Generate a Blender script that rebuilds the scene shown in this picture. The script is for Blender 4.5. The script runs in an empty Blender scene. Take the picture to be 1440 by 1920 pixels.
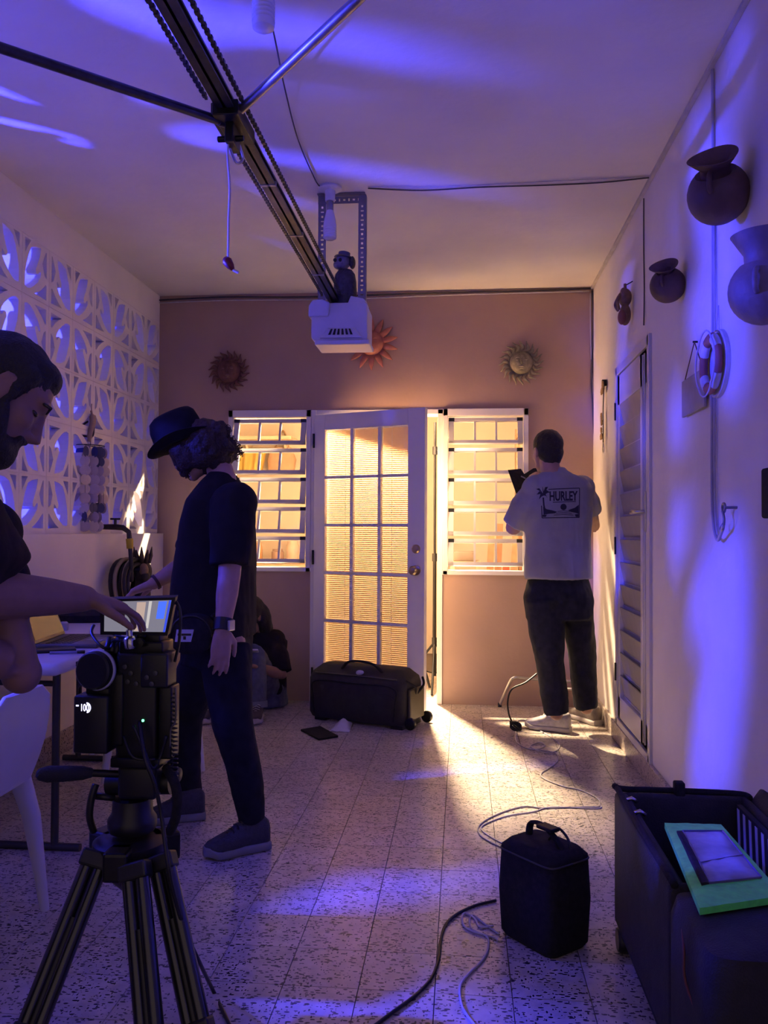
import bpy, bmesh, math, random
from mathutils import Vector, Matrix, geometry
from mathutils.bvhtree import BVHTree
from mathutils.noise import noise as pnoise

random.seed(7)
SC = bpy.context.scene
COL = SC.collection
PI = math.pi

# ------------------------------------------------------------------ camera
CAM_H = 1.20
FPX = 1580.0                       # focal length in pixels of the 1440 x 1920 frame
YAW, PITCH, ROLL = 0.09186, 0.02235, 0.00515
_f = Vector((-math.sin(YAW) * math.cos(PITCH), math.cos(YAW) * math.cos(PITCH), math.sin(PITCH)))
_r0 = Vector((math.cos(YAW), math.sin(YAW), 0))
_u0 = _r0.cross(_f)
CR = math.cos(ROLL) * _r0 + math.sin(ROLL) * _u0
CU = -math.sin(ROLL) * _r0 + math.cos(ROLL) * _u0
cd = bpy.data.cameras.new('camera')
cam = bpy.data.objects.new('camera', cd)
COL.objects.link(cam)
cd.sensor_fit = 'VERTICAL'
cd.sensor_height = 36.0
cd.sensor_width = 27.0
cd.lens = FPX / 1920.0 * 36.0
cd.clip_start = 0.05
M = Matrix((CR, CU, -_f)).transposed().to_4x4()
M.translation = Vector((0, 0, CAM_H))
cam.matrix_world = M
SC.camera = cam
SC.view_settings.view_transform = 'Standard'
SC.view_settings.look = 'None'
SC.view_settings.exposure = 0.2
SC.view_settings.gamma = 1.0
SC.view_settings.use_curve_mapping = False

# ------------------------------------------------------------------ room sizes (metres)
D = 5.89                           # distance of the back wall
XL, XR = -2.18, 0.90               # left and right wall faces
HC = 2.89                          # ceiling height
Y0 = -0.7                          # where the garage opens behind the viewer

# ------------------------------------------------------------------ world and lamps
w = bpy.data.worlds.new('dusk')
SC.world = w
w.use_nodes = True
w.node_tree.nodes['Background'].inputs[0].default_value = (0.56, 0.41, 0.47, 1)
w.node_tree.nodes['Background'].inputs[1].default_value = 0.6


def lamp(name, kind, loc, power, color, size=0.05, aim=None, spot=150, blend=0.3):
    l = bpy.data.lights.new(name, kind)
    l.energy = power
    l.color = color
    if kind in ('POINT', 'SPOT'):
        l.shadow_soft_size = size
    if kind == 'SPOT':
        l.spot_size = math.radians(spot)
        l.spot_blend = blend
    o = bpy.data.objects.new(name, l)
    COL.objects.link(o)
    o.location = loc
    if aim is not None:
        o.rotation_euler = (Vector(aim) - Vector(loc)).to_track_quat('-Z', 'Y').to_euler()
    return o


# blue stage lamp outside, beyond the pierced block wall
lamp('blue_stage_lamp', 'SPOT', (-3.02, 2.26, 1.86), 1350, (0.035, 0.04, 1.0), 0.035, aim=(0.9, 3.1, 1.9), spot=150, blend=0.3)
# warm film lamp standing in the room behind the door
lamp('warm_film_lamp', 'SPOT', (-0.36, 6.45, 2.36), 2500, (1.0, 0.72, 0.42), 0.045, aim=(-0.83, 5.45, 1.61), spot=120, blend=0.45)


# ------------------------------------------------------------------ from a photo pixel to a point at a real distance
def ray(px, py):
    return (CR * ((px - 720) / FPX) + CU * ((960 - py) / FPX) + _f)


def at(px, py, Y):
    d = ray(px, py)
    return Vector((0, 0, CAM_H)) + d * (Y / d.y)


def atZ(px, py, Z=0.0):
    d = ray(px, py)
    return Vector((0, 0, CAM_H)) + d * ((Z - CAM_H) / d.z)


def atX(px, py, X):
    d = ray(px, py)
    return Vector((0, 0, CAM_H)) + d * (X / d.x)


# ------------------------------------------------------------------ materials
MATS = {}


def mat(name, col, rough=0.6, metal=0.0, var=0.12, scale=14.0, bump=0.0, bscale=60.0, spec=0.5, emit=None, estr=0.0, alpha=None, trans=0.0, detail=4.0, sheen=0.0):
    if name in MATS:
        return MATS[name]
    m = bpy.data.materials.new(name)
    m.use_nodes = True
    nt = m.node_tree
    b = nt.nodes['Principled BSDF']
    b.inputs['Roughness'].default_value = rough
    b.inputs['Metallic'].default_value = metal
    b.inputs['Specular IOR Level'].default_value = spec
    if sheen:
        b.inputs['Sheen Weight'].default_value = sheen
    tc = nt.nodes.new('ShaderNodeTexCoord')
    n = nt.nodes.new('ShaderNodeTexNoise')
    n.inputs['Scale'].default_value = scale
    n.inputs['Detail'].default_value = detail
    nt.links.new(tc.outputs['Object'], n.inputs['Vector'])
    r = nt.nodes.new('ShaderNodeValToRGB')
    r.color_ramp.elements[0].position = 0.3
    r.color_ramp.elements[1].position = 0.7
    c = Vector(col[:3])
    r.color_ramp.elements[0].color = (*(c * (1 - var)), 1)
    r.color_ramp.elements[1].color = (*[min(1, v) for v in (c * (1 + var))], 1)
    nt.links.new(n.outputs['Fac'], r.inputs['Fac'])
    nt.links.new(r.outputs['Color'], b.inputs['Base Color'])
    if bump:
        n2 = nt.nodes.new('ShaderNodeTexNoise')
        n2.inputs['Scale'].default_value = bscale
        n2.inputs['Detail'].default_value = 6
        nt.links.new(tc.outputs['Object'], n2.inputs['Vector'])
        bp = nt.nodes.new('ShaderNodeBump')
        bp.inputs['Strength'].default_value = bump
        bp.inputs['Distance'].default_value = 0.01
        nt.links.new(n2.outputs['Fac'], bp.inputs['Height'])
        nt.links.new(bp.outputs['Normal'], b.inputs['Normal'])
    if emit:
        b.inputs['Emission Color'].default_value = (*emit, 1)
        b.inputs['Emission Strength'].default_value = estr
    if trans:
        b.inputs['Transmission Weight'].default_value = trans
    if alpha is not None:
        b.inputs['Alpha'].default_value = alpha
    MATS[name] = m
    return m


def glass_mat(name, tint=(1, 1, 1), gloss=0.08, frost=0.0):
    m = bpy.data.materials.new(name)
    m.use_nodes = True
    nt = m.node_tree
    nt.nodes.clear()
    o = nt.nodes.new('ShaderNodeOutputMaterial')
    t = nt.nodes.new('ShaderNodeBsdfTransparent')
    t.inputs[0].default_value = (*tint, 1)
    g = nt.nodes.new('ShaderNodeBsdfGlossy')
    g.inputs['Roughness'].default_value = 0.03
    mx = nt.nodes.new('ShaderNodeMixShader')
    lw = nt.nodes.new('ShaderNodeFresnel')
    lw.inputs[0].default_value = 1.35
    nt.links.new(lw.outputs[0], mx.inputs[0])
    nt.links.new(t.outputs[0], mx.inputs[1])
    nt.links.new(g.outputs[0], mx.inputs[2])
    last = mx
    if frost:
        tl = nt.nodes.new('ShaderNodeBsdfTranslucent')
        tl.inputs[0].default_value = (0.9, 0.86, 0.78, 1)
        m2 = nt.nodes.new('ShaderNodeMixShader')
        m2.inputs[0].default_value = frost
        nt.links.new(mx.outputs[0], m2.inputs[1])
        nt.links.new(tl.outputs[0], m2.inputs[2])
        last = m2
    nt.links.new(last.outputs[0], o.inputs[0])
    MATS[name] = m
    return m


def translucent_mat(name, col, tw=0.5):
    m = bpy.data.materials.new(name)
    m.use_nodes = True
    nt = m.node_tree
    nt.nodes.clear()
    o = nt.nodes.new('ShaderNodeOutputMaterial')
    tc = nt.nodes.new('ShaderNodeTexCoord')
    n = nt.nodes.new('ShaderNodeTexNoise')
    n.inputs['Scale'].default_value = 30
    nt.links.new(tc.outputs['Object'], n.inputs['Vector'])
    r = nt.nodes.new('ShaderNodeValToRGB')
    r.color_ramp.elements[0].color = (*[c * 0.85 for c in col], 1)
    r.color_ramp.elements[1].color = (*col, 1)
    nt.links.new(n.outputs['Fac'], r.inputs['Fac'])
    d = nt.nodes.new('ShaderNodeBsdfDiffuse')
    t = nt.nodes.new('ShaderNodeBsdfTranslucent')
    mx = nt.nodes.new('ShaderNodeMixShader')
    mx.inputs[0].default_value = tw
    nt.links.new(r.outputs[0], d.inputs[0])
    nt.links.new(r.outputs[0], t.inputs[0])
    nt.links.new(d.outputs[0], mx.inputs[1])
    nt.links.new(t.outputs[0], mx.inputs[2])
    nt.links.new(mx.outputs[0], o.inputs[0])
    MATS[name] = m
    return m


def terrazzo(name, base=(0.50, 0.44, 0.40), chip=(0.03, 0.028, 0.04), rough=0.28):
    """cream terrazzo with dark elongated marble chips; each tile shifts the pattern"""
    m = bpy.data.materials.new(name)
    m.use_nodes = True
    nt = m.node_tree
    L = nt.links
    b = nt.nodes['Principled BSDF']
    geo = nt.nodes.new('ShaderNodeNewGeometry')
    oi = nt.nodes.new('ShaderNodeObjectInfo')
    col = None

    def chips(rot, sx, sy, th, scale, sc2):
        mp = nt.nodes.new('ShaderNodeMapping')
        mp.inputs['Rotation'].default_value = (0, 0, rot)
        mp.inputs['Scale'].default_value = (sx, sy, max(sx, sy) * 0.7)
        L.new(geo.outputs['Position'], mp.inputs['Vector'])
        v = nt.nodes.new('ShaderNodeTexVoronoi')
        v.inputs['Scale'].default_value = scale
        v.inputs['Randomness'].default_value = 1.0
        L.new(mp.outputs[0], v.inputs['Vector'])
        # size of the chip depends on the cell's random colour
        sep = nt.nodes.new('ShaderNodeSeparateColor')
        L.new(v.outputs['Color'], sep.inputs[0])
        mu = nt.nodes.new('ShaderNodeMath')
        mu.operation = 'MULTIPLY'
        mu.inputs[1].default_value = th
        L.new(sep.outputs[0], mu.inputs[0])
        lt = nt.nodes.new('ShaderNodeMath')
        lt.operation = 'LESS_THAN'
        L.new(v.outputs['Distance'], lt.inputs[0])
        L.new(mu.outputs[0], lt.inputs[1])
        return lt.outputs[0]

    c1 = chips(0.35, 45, 100, 0.40, 1.0, 0)
    c2 = chips(-0.75, 48, 105, 0.36, 1.0, 0)
    c3 = chips(1.3, 120, 60, 0.34, 1.0, 0)
    c4 = chips(0.0, 26, 40, 0.20, 1.0, 0)
    mx = c1
    for c in (c2, c3, c4):
        n = nt.nodes.new('ShaderNodeMath')
        n.operation = 'MAXIMUM'
        L.new(mx, n.inputs[0])
        L.new(c, n.inputs[1])
        mx = n.outputs[0]
    no = nt.nodes.new('ShaderNodeTexNoise')
    no.inputs['Scale'].default_value = 22
    no.inputs['Detail'].default_value = 8
    L.new(geo.outputs['Position'], no.inputs['Vector'])
    r = nt.nodes.new('ShaderNodeValToRGB')
    r.color_ramp.elements[0].position = 0.35
    r.color_ramp.elements[1].position = 0.65
    r.color_ramp.elements[0].color = (*[v * 0.86 for v in base], 1)
    r.color_ramp.elements[1].color = (*[min(1, v * 1.12) for v in base], 1)
    L.new(no.outputs['Fac'], r.inputs['Fac'])
    hv = nt.nodes.new('ShaderNodeHueSaturation')
    ma = nt.nodes.new('ShaderNodeMath')
    ma.operation = 'MULTIPLY_ADD'
    ma.inputs[1].default_value = 0.16
    ma.inputs[2].default_value = 0.92
    L.new(oi.outputs['Random'], ma.inputs[0])
    L.new(ma.outputs[0], hv.inputs['Value'])
    L.new(r.outputs[0], hv.inputs['Color'])
    mc = nt.nodes.new('ShaderNodeMix')
    mc.data_type = 'RGBA'
    L.new(mx, mc.inputs['Factor'])
    L.new(hv.outputs[0], mc.inputs['A'])
    mc.inputs['B'].default_value = (*chip, 1)
    L.new(mc.outputs['Result'], b.inputs['Base Color'])
    b.inputs['Roughness'].default_value = rough
    MATS[name] = m
    return m


WHITE = mat('white_paint', (0.80, 0.75, 0.72), 0.75, var=0.05, scale=3, bump=0.12, bscale=35)
CEILM = mat('ceiling_paint', (0.74, 0.70, 0.66), 0.85, var=0.06, scale=2.2, bump=0.25, bscale=18)
RWALL = mat('cream_wall_paint', (0.72, 0.68, 0.64), 0.7, var=0.07, scale=2.5, bump=0.2, bscale=24)
TAN = mat('tan_wall_paint', (0.40, 0.275, 0.225), 0.7, var=0.06, scale=3, bump=0.1, bscale=40)
CREAM = mat('cream_room_paint', (0.62, 0.57, 0.47), 0.8, var=0.04, scale=3)
FRAMEW = mat('white_frame_enamel', (0.72, 0.69, 0.70), 0.4, var=0.04, scale=6)
ALU = mat('white_aluminium', (0.62, 0.60, 0.60), 0.35, var=0.04, scale=6)
BLACK = mat('black_plastic', (0.007, 0.007, 0.009), 0.42, var=0.3, scale=30)
BLACKM = mat('black_metal', (0.010, 0.010, 0.011), 0.32, metal=0.4, var=0.3, scale=30)
NYLON = mat('black_nylon', (0.016, 0.015, 0.017), 0.85, var=0.35, scale=60, bump=0.3, bscale=350, spec=0.25)
CHROME = mat('brushed_steel', (0.55, 0.53, 0.5), 0.3, metal=1.0, var=0.08, scale=40)
GLASS = glass_mat('window_glass')
TERR = terrazzo('terrazzo')
TERRB = terrazzo('terrazzo_base', base=(0.45, 0.38, 0.33), rough=0.35)


# ------------------------------------------------------------------ mesh helpers
def org(o):
    v = Vector((0, 0, 0))
    while o is not None:
        v = v + o.location
        o = o.parent
    return v


class MB:
    """collects shapes in world metres, optionally through a matrix"""

    def __init__(s, M=None):
        s.v = []
        s.f = []
        s.M = M

    def add(s, vs, fs):
        n = len(s.v)
        for p in vs:
            p = Vector(p)
            s.v.append(s.M @ p if s.M else p)
        for f in fs:
            s.f.append([i + n for i in f])
        return s

    def box(s, lo, hi):
        x0, y0, z0 = lo
        x1, y1, z1 = hi
        vs = [(x0, y0, z0), (x1, y0, z0), (x1, y1, z0), (x0, y1, z0), (x0, y0, z1), (x1, y0, z1), (x1, y1, z1), (x0, y1, z1)]
        return s.add(vs, [(3, 2, 1, 0), (4, 5, 6, 7), (0, 1, 5, 4), (1, 2, 6, 5), (2, 3, 7, 6), (3, 0, 4, 7)])

    def cbox(s, c, size, R=None):
        c = Vector(c)
        h = Vector(size) / 2
        vs = []
        for z in (-1, 1):
            for x, y in ((-1, -1), (1, -1), (1, 1), (-1, 1)):
                p = Vector((x * h.x, y * h.y, z * h.z))
                vs.append(c + (R @ p if R else p))
        return s.add(vs, [(3, 2, 1, 0), (4, 5, 6, 7), (0, 1, 5, 4), (1, 2, 6, 5), (2, 3, 7, 6), (3, 0, 4, 7)])

    def rbox(s, lo, hi, r=0.02, n=3):
        """box with rounded vertical edges and softened top and bottom"""
        x0, y0, z0 = lo
        x1, y1, z1 = hi
        r = min(r, (x1 - x0) / 2.01, (y1 - y0) / 2.01, (z1 - z0) / 2.01)
        rings = []
        for k in range(n + 1):
            a = PI / 2 * k / n
            rings.append((z0 + r - r * math.sin(PI / 2 - a), r * (1 - math.sin(a))))
        for k in range(n + 1):
            a = PI / 2 * k / n
            rings.append((z1 - r + r * math.sin(a), r * (1 - math.cos(a))))
        vs = []
        fs = []
        m = 4 * (n + 1)
        for z, ins in rings:
            for ci, (cx, cy) in enumerate(((x1 - r, y1 - r), (x0 + r, y1 - r), (x0 + r, y0 + r), (x1 - r, y0 + r))):
                for k in range(n + 1):
                    a = ci * PI / 2 + PI / 2 * k / n
                    vs.append((cx + (r - ins) * math.cos(a), cy + (r - ins) * math.sin(a), z))
        for j in range(len(rings) - 1):
            for i in range(m):
                fs.append((j * m + i, j * m + (i + 1) % m, (j + 1) * m + (i + 1) % m, (j + 1) * m + i))
        fs.append(tuple(range(m))[::-1])
        fs.append(tuple((len(rings) - 1) * m + i for i in range(m)))
        return s.add(vs, fs)

    def tube(s, pts, r, seg=8, caps=True, squash=None, dome=False):
        """tube of varying radius along points; r number or list; squash=(axis Vector, factor)"""
        pts = [Vector(p) for p in pts]
        n = len(pts)
        rs = list(r) if isinstance(r, (list, tuple)) else [r] * n
        if dome:
            a, b = (pts[0] - pts[1]).normalized(), (pts[-1] - pts[-2]).normalized()
            pre, post = [], []
            for t in (0.95, 0.7, 0.4):
                pre.append((pts[0] + a * rs[0] * t, rs[0] * math.sqrt(1 - t * t)))
                post.insert(0, (pts[-1] + b * rs[-1] * t, rs[-1] * math.sqrt(1 - t * t)))
            rs = [q[1] for q in pre] + rs + [q[1] for q in post]
            pts = [q[0] for q in pre] + pts + [q[0] for q in post]
            n = len(pts)
        T = []
        for i in range(n):
            d = pts[min(i + 1, n - 1)] - pts[max(i - 1, 0)]
            T.append(d.normalized() if d.length > 1e-9 else Vector((0, 0, 1)))
        ref = Vector((0, 0, 1)) if abs(T[0].z) < 0.9 else Vector((0, 1, 0))
        N = (ref - T[0] * ref.dot(T[0])).normalized()
        vs, fs = [], []
        for i in range(n):
            N = (N - T[i] * N.dot(T[i]))
            N = N.normalized() if N.length > 1e-6 else T[i].orthogonal().normalized()
            B = T[i].cross(N)
            for k in range(seg):
                a = 2 * PI * k / seg
                o = N * (math.cos(a) * rs[i]) + B * (math.sin(a) * rs[i])
                if squash:
                    ax, fa = squash
                    o = o - ax * (o.dot(ax) * (1 - fa))
                vs.append(pts[i] + o)
        for i in range(n - 1):
            for k in range(seg):
                fs.append((i * seg + k, i * seg + (k + 1) % seg, (i + 1) * seg + (k + 1) % seg, (i + 1) * seg + k))
        if caps:
            fs.append(tuple(range(seg))[::-1])
            fs.append(tuple((n - 1) * seg + k for k in range(seg)))
        return s.add(vs, fs)

    def cyl(s, a, b, r, r2=None, seg=16):
        return s.tube([a, b], [r, r if r2 is None else r2], seg)

    def lathe(s, prof, o=(0, 0, 0), ax=(0, 0, 1), seg=24, wob=None):
        """profile of (radius, height) turned about axis ax through o"""
        ax = Vector(ax).normalized()
        o = Vector(o)
        N = ax.orthogonal().normalized()
        B = ax.cross(N)
        vs, fs = [], []
        for j, (r, h) in enumerate(prof):
            for k in range(seg):
                a = 2 * PI * k / seg
                rr = r * (wob(a, j / (len(prof) - 1)) if wob else 1)
                vs.append(o + ax * h + (N * math.cos(a) + B * math.sin(a)) * rr)
        for j in range(len(prof) - 1):
            for k in range(seg):
                fs.append((j * seg + k, j * seg + (k + 1) % seg, (j + 1) * seg + (k + 1) % seg, (j + 1) * seg + k))
        if prof[0][0] > 1e-6:
            fs.append(tuple(range(seg))[::-1])
        if prof[-1][0] > 1e-6:
            fs.append(tuple((len(prof) - 1) * seg + k for k in range(seg)))
        return s.add(vs, fs)

    def ell(s, c, rad, R=None, seg=20, rings=12):
        c = Vector(c)
        vs, fs = [], []
        for j in range(1, rings):
            t = PI * j / rings
            for k in range(seg):
                a = 2 * PI * k / seg
                p = Vector((rad[0] * math.sin(t) * math.cos(a), rad[1] * math.sin(t) * math.sin(a), rad[2] * math.cos(t)))
                vs.append(c + (R @ p if R else p))
        top = len(vs)
        for sg in (1, -1):
            p = Vector((0, 0, sg * rad[2]))
            vs.append(c + (R @ p if R else p))
        for j in range(rings - 2):
            for k in range(seg):
                fs.append((j * seg + k, (j + 1) * seg + k, (j + 1) * seg + (k + 1) % seg, j * seg + (k + 1) % seg))
        for k in range(seg):
            fs.append((top, k, (k + 1) % seg))
            fs.append((top + 1, (rings - 2) * seg + (k + 1) % seg, (rings - 2) * seg + k))
        return s.add(vs, fs)

    def loft(s, secs, seg=20, p=2.0):
        """secs: (centre, half-axis vector A, half-axis vector B)"""
        vs, fs = [], []
        for c, A, B in secs:
            c, A, B = Vector(c), Vector(A), Vector(B)
            for k in range(seg):
                a = 2 * PI * k / seg
                ca, sa = math.cos(a), math.sin(a)
                e = 2.0 / p
                vs.append(c + A * (math.copysign(abs(ca) ** e, ca)) + B * (math.copysign(abs(sa) ** e, sa)))
        n = len(secs)
        for i in range(n - 1):
            for k in range(seg):
                fs.append((i * seg + k, i * seg + (k + 1) % seg, (i + 1) * seg + (k + 1) % seg, (i + 1) * seg + k))
        fs.append(tuple(range(seg))[::-1])
        fs.append(tuple((n - 1) * seg + k for k in range(seg)))
        return s.add(vs, fs)

    def prism(s, poly, d, holes=()):
        """planar polygon (list of 3D points) extruded by vector d, with optional holes"""
        d = Vector(d)
        loops = [[Vector(p) for p in poly]] + [[Vector(p) for p in h] for h in holes]
        flat = [p for l in loops for p in l]
        tris = geometry.tessellate_polygon(loops)
        n = len(flat)
        fs = [tuple(t) for t in tris] + [tuple(i + n for i in t[::-1]) for t in tris]
        st = 0
        for l in loops:
            m = len(l)
            for i in range(m):
                a, b = st + i, st + (i + 1) % m
                fs.append((a, b, b + n, a + n))
            st += m
        return s.add(flat + [p + d for p in flat], fs)

    def build(s, name, m, parent=None, smooth=False, bevel=0.0, kind=None):
        me = bpy.data.meshes.new(name)
        o3 = org(parent) if parent is not None else Vector((0, 0, 0))
        me.from_pydata([tuple(p - o3) for p in s.v], [], s.f)
        bm = bmesh.new()
        bm.from_mesh(me)
        bmesh.ops.recalc_face_normals(bm, faces=bm.faces)
        bm.to_mesh(me)
        bm.free()
        if smooth:
            me.polygons.foreach_set('use_smooth', [True] * len(me.polygons))
            if smooth is not True:
                me.set_sharp_from_angle(angle=math.radians(smooth))
        me.materials.append(m)
        o = bpy.data.objects.new(name, me)
        COL.objects.link(o)
        if parent is not None:
            o.parent = parent
        if bevel:
            b = o.modifiers.new('bevel', 'BEVEL')
            b.width = bevel
            b.segments = 2
            b.limit_method = 'ANGLE'
        if kind:
            o['kind'] = kind
        return o


def tag(o, label, cat, group=None, kind=None):
    o['label'] = label
    o['category'] = cat
    if group:
        o['group'] = group
    if kind:
        o['kind'] = kind
    return o


def thing(name, label, cat, loc=(0, 0, 0), group=None):
    o = bpy.data.objects.new(name, None)
    o.empty_display_size = 0.05
    COL.objects.link(o)
    o.location = Vector(loc)
    return tag(o, label, cat, group)


def solo(mb, name, m, label, cat, group=None, base=None, **k):
    """a thing that is one mesh; its origin sits at its base"""
    if base is None:
        base = Vector((sum(p.x for p in mb.v) / len(mb.v), sum(p.y for p in mb.v) / len(mb.v), min(p.z for p in mb.v)))
    base = Vector(base)
    mb.v = [p - base for p in mb.v]
    o = mb.build(name, m, None, **k)
    o.location = base
    return tag(o, label, cat, group)


def struct(mb, name, m, parent=None, **k):
    o = mb.build(name, m, parent, **k)
    if parent is None:
        o['kind'] = 'structure'
    return o


def inst(src, name, parent=None, loc=(0, 0, 0), rot=None):
    o = bpy.data.objects.new(name, src.data)
    COL.objects.link(o)
    o.location = loc
    if rot is not None:
        o.rotation_euler = rot
    if parent is not None:
        o.parent = parent
    return o


def remesh(o, vox=0.008, smooth=4, folds=0.0, fscale=0.12, seed=0, dec=None):
    """fuses overlapping closed shapes of o into one continuous skin"""
    md = o.modifiers.new('r', 'REMESH')
    md.mode = 'VOXEL'
    md.voxel_size = vox
    if smooth:
        sm = o.modifiers.new('s', 'SMOOTH')
        sm.factor = 0.5
        sm.iterations = smooth
    dg = bpy.context.evaluated_depsgraph_get()
    ev = o.evaluated_get(dg)
    me = bpy.data.meshes.new_from_object(ev, depsgraph=dg)
    old = o.data
    o.modifiers.clear()
    me.name = old.name
    mats = [m for m in old.materials]
    o.data = me
    me.materials.clear()
    for m in mats:
        me.materials.append(m)
    bpy.data.meshes.remove(old)
    if folds:
        nn = [v.normal.copy() for v in me.vertices]
        for v, n in zip(me.vertices, nn):
            p = v.co
            q = Vector((p.x / fscale + seed, p.y / fscale, p.z / (fscale * 2.2)))
            q2 = Vector((p.x / fscale * 2.3 + seed, p.y / fscale * 2.3, p.z / fscale * 1.2 + 9))
            v.co = p + n * folds * (pnoise(q) + 0.5 * abs(pnoise(q2)))
    me.polygons.foreach_set('use_smooth', [True] * len(me.polygons))
    return o


def catmull(pts, n=8):
    pts = [Vector(p) for p in pts]
    out = []
    for i in range(len(pts) - 1):
        p0, p1, p2, p3 = pts[max(i - 1, 0)], pts[i], pts[i + 1], pts[min(i + 2, len(pts) - 1)]
        for k in range(n):
            t = k / n
            out.append(0.5 * ((2 * p1) + (p2 - p0) * t + (2 * p0 - 5 * p1 + 4 * p2 - p3) * t * t + (3 * p1 - p0 - 3 * p2 + p3) * t ** 3))
    out.append(pts[-1])
    return out


def text_mesh(body, size, ext=0.0, bold=0.0):
    cu = bpy.data.curves.new('t', 'FONT')
    cu.body = body
    cu.size = size
    cu.extrude = ext
    cu.offset = bold
    cu.align_x = 'LEFT'
    ob = bpy.data.objects.new('t', cu)
    COL.objects.link(ob)
    dg = bpy.context.evaluated_depsgraph_get()
    me = bpy.data.meshes.new_from_object(ob.evaluated_get(dg), depsgraph=dg)
    vs = [v.co.copy() for v in me.vertices]
    fs = [tuple(p.vertices) for p in me.polygons]
    bpy.data.objects.remove(ob)
    bpy.data.curves.remove(cu)
    bpy.data.meshes.remove(me)
    return vs, fs


def Rz(a):
    return Matrix.Rotation(a, 4, 'Z')


def TR(loc, rz=0.0, rx=0.0, ry=0.0):
    return Matrix.Translation(Vector(loc)) @ Matrix.Rotation(rz, 4, 'Z') @ Matrix.Rotation(ry, 4, 'Y') @ Matrix.Rotation(rx, 4, 'X')
# ================================================================== THE SETTING
# ---- floor: slab with the terrazzo tiles laid on it
fl = MB()
fl.box((XL - 0.3, -3.5, -0.12), (XR + 0.2, D + 3.2, -0.012))
floor = struct(fl, 'floor', mat('grout', (0.10, 0.085, 0.075), 0.9))
T = 0.2
tx0 = 0.334 - T * 13
tm = MB()
g = 0.0012
tm.box((g, g, -0.012), (T - g, T - g, 0.0))
tile0 = tm.build('tile', TERR, floor)
tile_first = [True]
far_mb = MB()
ntile = 0
for j in range(-8, 36):
    for i in range(0, 17):
        x, y = tx0 + i * T, 0.02 + j * T
        if x + T > XR + 0.001 + T or x < XL - T or y > D + 2.6:
            continue
        # which tiles the photograph shows
        vis = y > 1.62 and y < D - 0.1 and (x + T) / (y + T) > -0.70 and x / (y + T) < 0.44
        x1 = min(x + T, XR)
        if vis and ntile < 300 and x + T <= XR + 0.02:
            if tile_first[0]:
                tile0.location = (x, y, 0)
                tile_first[0] = False
            else:
                inst(tile0, 'tile', floor, (x, y, 0))
            ntile += 1
        else:
            far_mb.box((x + g, y + g, -0.012), (x1 - g, y + T - g, 0))
far_mb.build('remaining_tiles', TERR, floor, kind='stuff')

# ---- ceiling
struct(MB().box((XL - 0.25, Y0, HC), (XR + 0.25, D + 0.15, HC + 0.2)), 'ceiling', CEILM)

# ---- left wall: low wall, pierced blocks, upper band
LZ = 1.174                              # ledge height
BZ0, BS, BW, NR = LZ + 0.004, 0.30, 0.275, 5
BZ1 = BZ0 + BS * NR
BY = 5.629 + BW                         # far end of the block courses
WT = 0.11
wl = MB()
wl.box((XL - WT - 0.05, Y0, -0.1), (XL + 0.045, D, LZ))
wl.box((XL - WT, Y0, BZ1), (XL, D, HC))
wall_left = struct(wl, 'wall_left', WHITE)


def spline2(pts, n=5):
    out = []
    m = len(pts)
    for i in range(m):
        p0, p1, p2, p3 = [Vector((*pts[(i + k - 1) % m], 0)) for k in range(4)]
        for k in range(n):
            t = k / n
            q = 0.5 * ((2 * p1) + (p2 - p0) * t + (2 * p0 - 5 * p1 + 4 * p2 - p3) * t * t + (3 * p1 - p0 - 3 * p2 + p3) * t ** 3)
            out.append((q.x, q.y))
    return out


leaf = [(0.68, 0.935), (0.47, 0.905), (0.32, 0.85), (0.225, 0.70), (0.15, 0.52), (0.11, 0.36), (0.105, 0.145), (0.20, 0.125), (0.30, 0.145), (0.43, 0.215),
        (0.57, 0.315), (0.66, 0.41), (0.69, 0.48), (0.675, 0.53), (0.62, 0.50), (0.565, 0.445), (0.51, 0.46), (0.495, 0.52), (0.57, 0.645), (0.635, 0.77)]
HOLES = [leaf,
         [(0.31, 0.960), (0.095, 0.955), (0.105, 0.70), (0.165, 0.79), (0.24, 0.875)],
         [(0.905, 0.92), (0.905, 0.45), (0.82, 0.50), (0.735, 0.68), (0.80, 0.81), (0.87, 0.92)],
         [(0.87, 0.35), (0.905, 0.34), (0.905, 0.08), (0.46, 0.095), (0.60, 0.155), (0.74, 0.24)]]


def block_mesh(fx, fy):
    def P(u, v):
        u = 1 - u if fx else u
        v = 1 - v if fy else v
        return Vector((0, u * BW, v * BS))
    e = 0.004
    mb = MB()
    mb.prism([P(e, e), P(1 - e, e), P(1 - e, 1 - e), P(e, 1 - e)], (-(WT - 0.01), 0, 0), [[P(*q) for q in h] for h in HOLES])
    return mb.build('breeze_block', WHITE, wall_left)


variants = {}
for fx in (0, 1):
    for fy in (0, 1):
        variants[fx, fy] = block_mesh(fx, fy)
usedv = set()
NCOL = int((BY - Y0) / BW)
for c in range(NCOL):
    for r in range(NR):
        key = (c % 2, r % 2)
        # columns are counted from the back corner towards the viewer
        y = BY - (c + 1) * BW
        if key not in usedv:
            usedv.add(key)
            variants[key].location = (XL, y, BZ0 + r * BS)
        else:
            inst(variants[key], 'breeze_block', wall_left, (XL, y, BZ0 + r * BS))
mj = MB()
for r in range(NR + 1):
    mj.box((XL - WT + 0.012, Y0, BZ0 + r * BS - 0.0045), (XL - 0.003, D, BZ0 + r * BS + 0.0045))
for c in range(1, NCOL + 1):
    y = BY - c * BW
    mj.box((XL - WT + 0.012, y - 0.0045, BZ0), (XL - 0.003, y + 0.0045, BZ1))
mj.build('mortar_joints', WHITE, wall_left)

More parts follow.
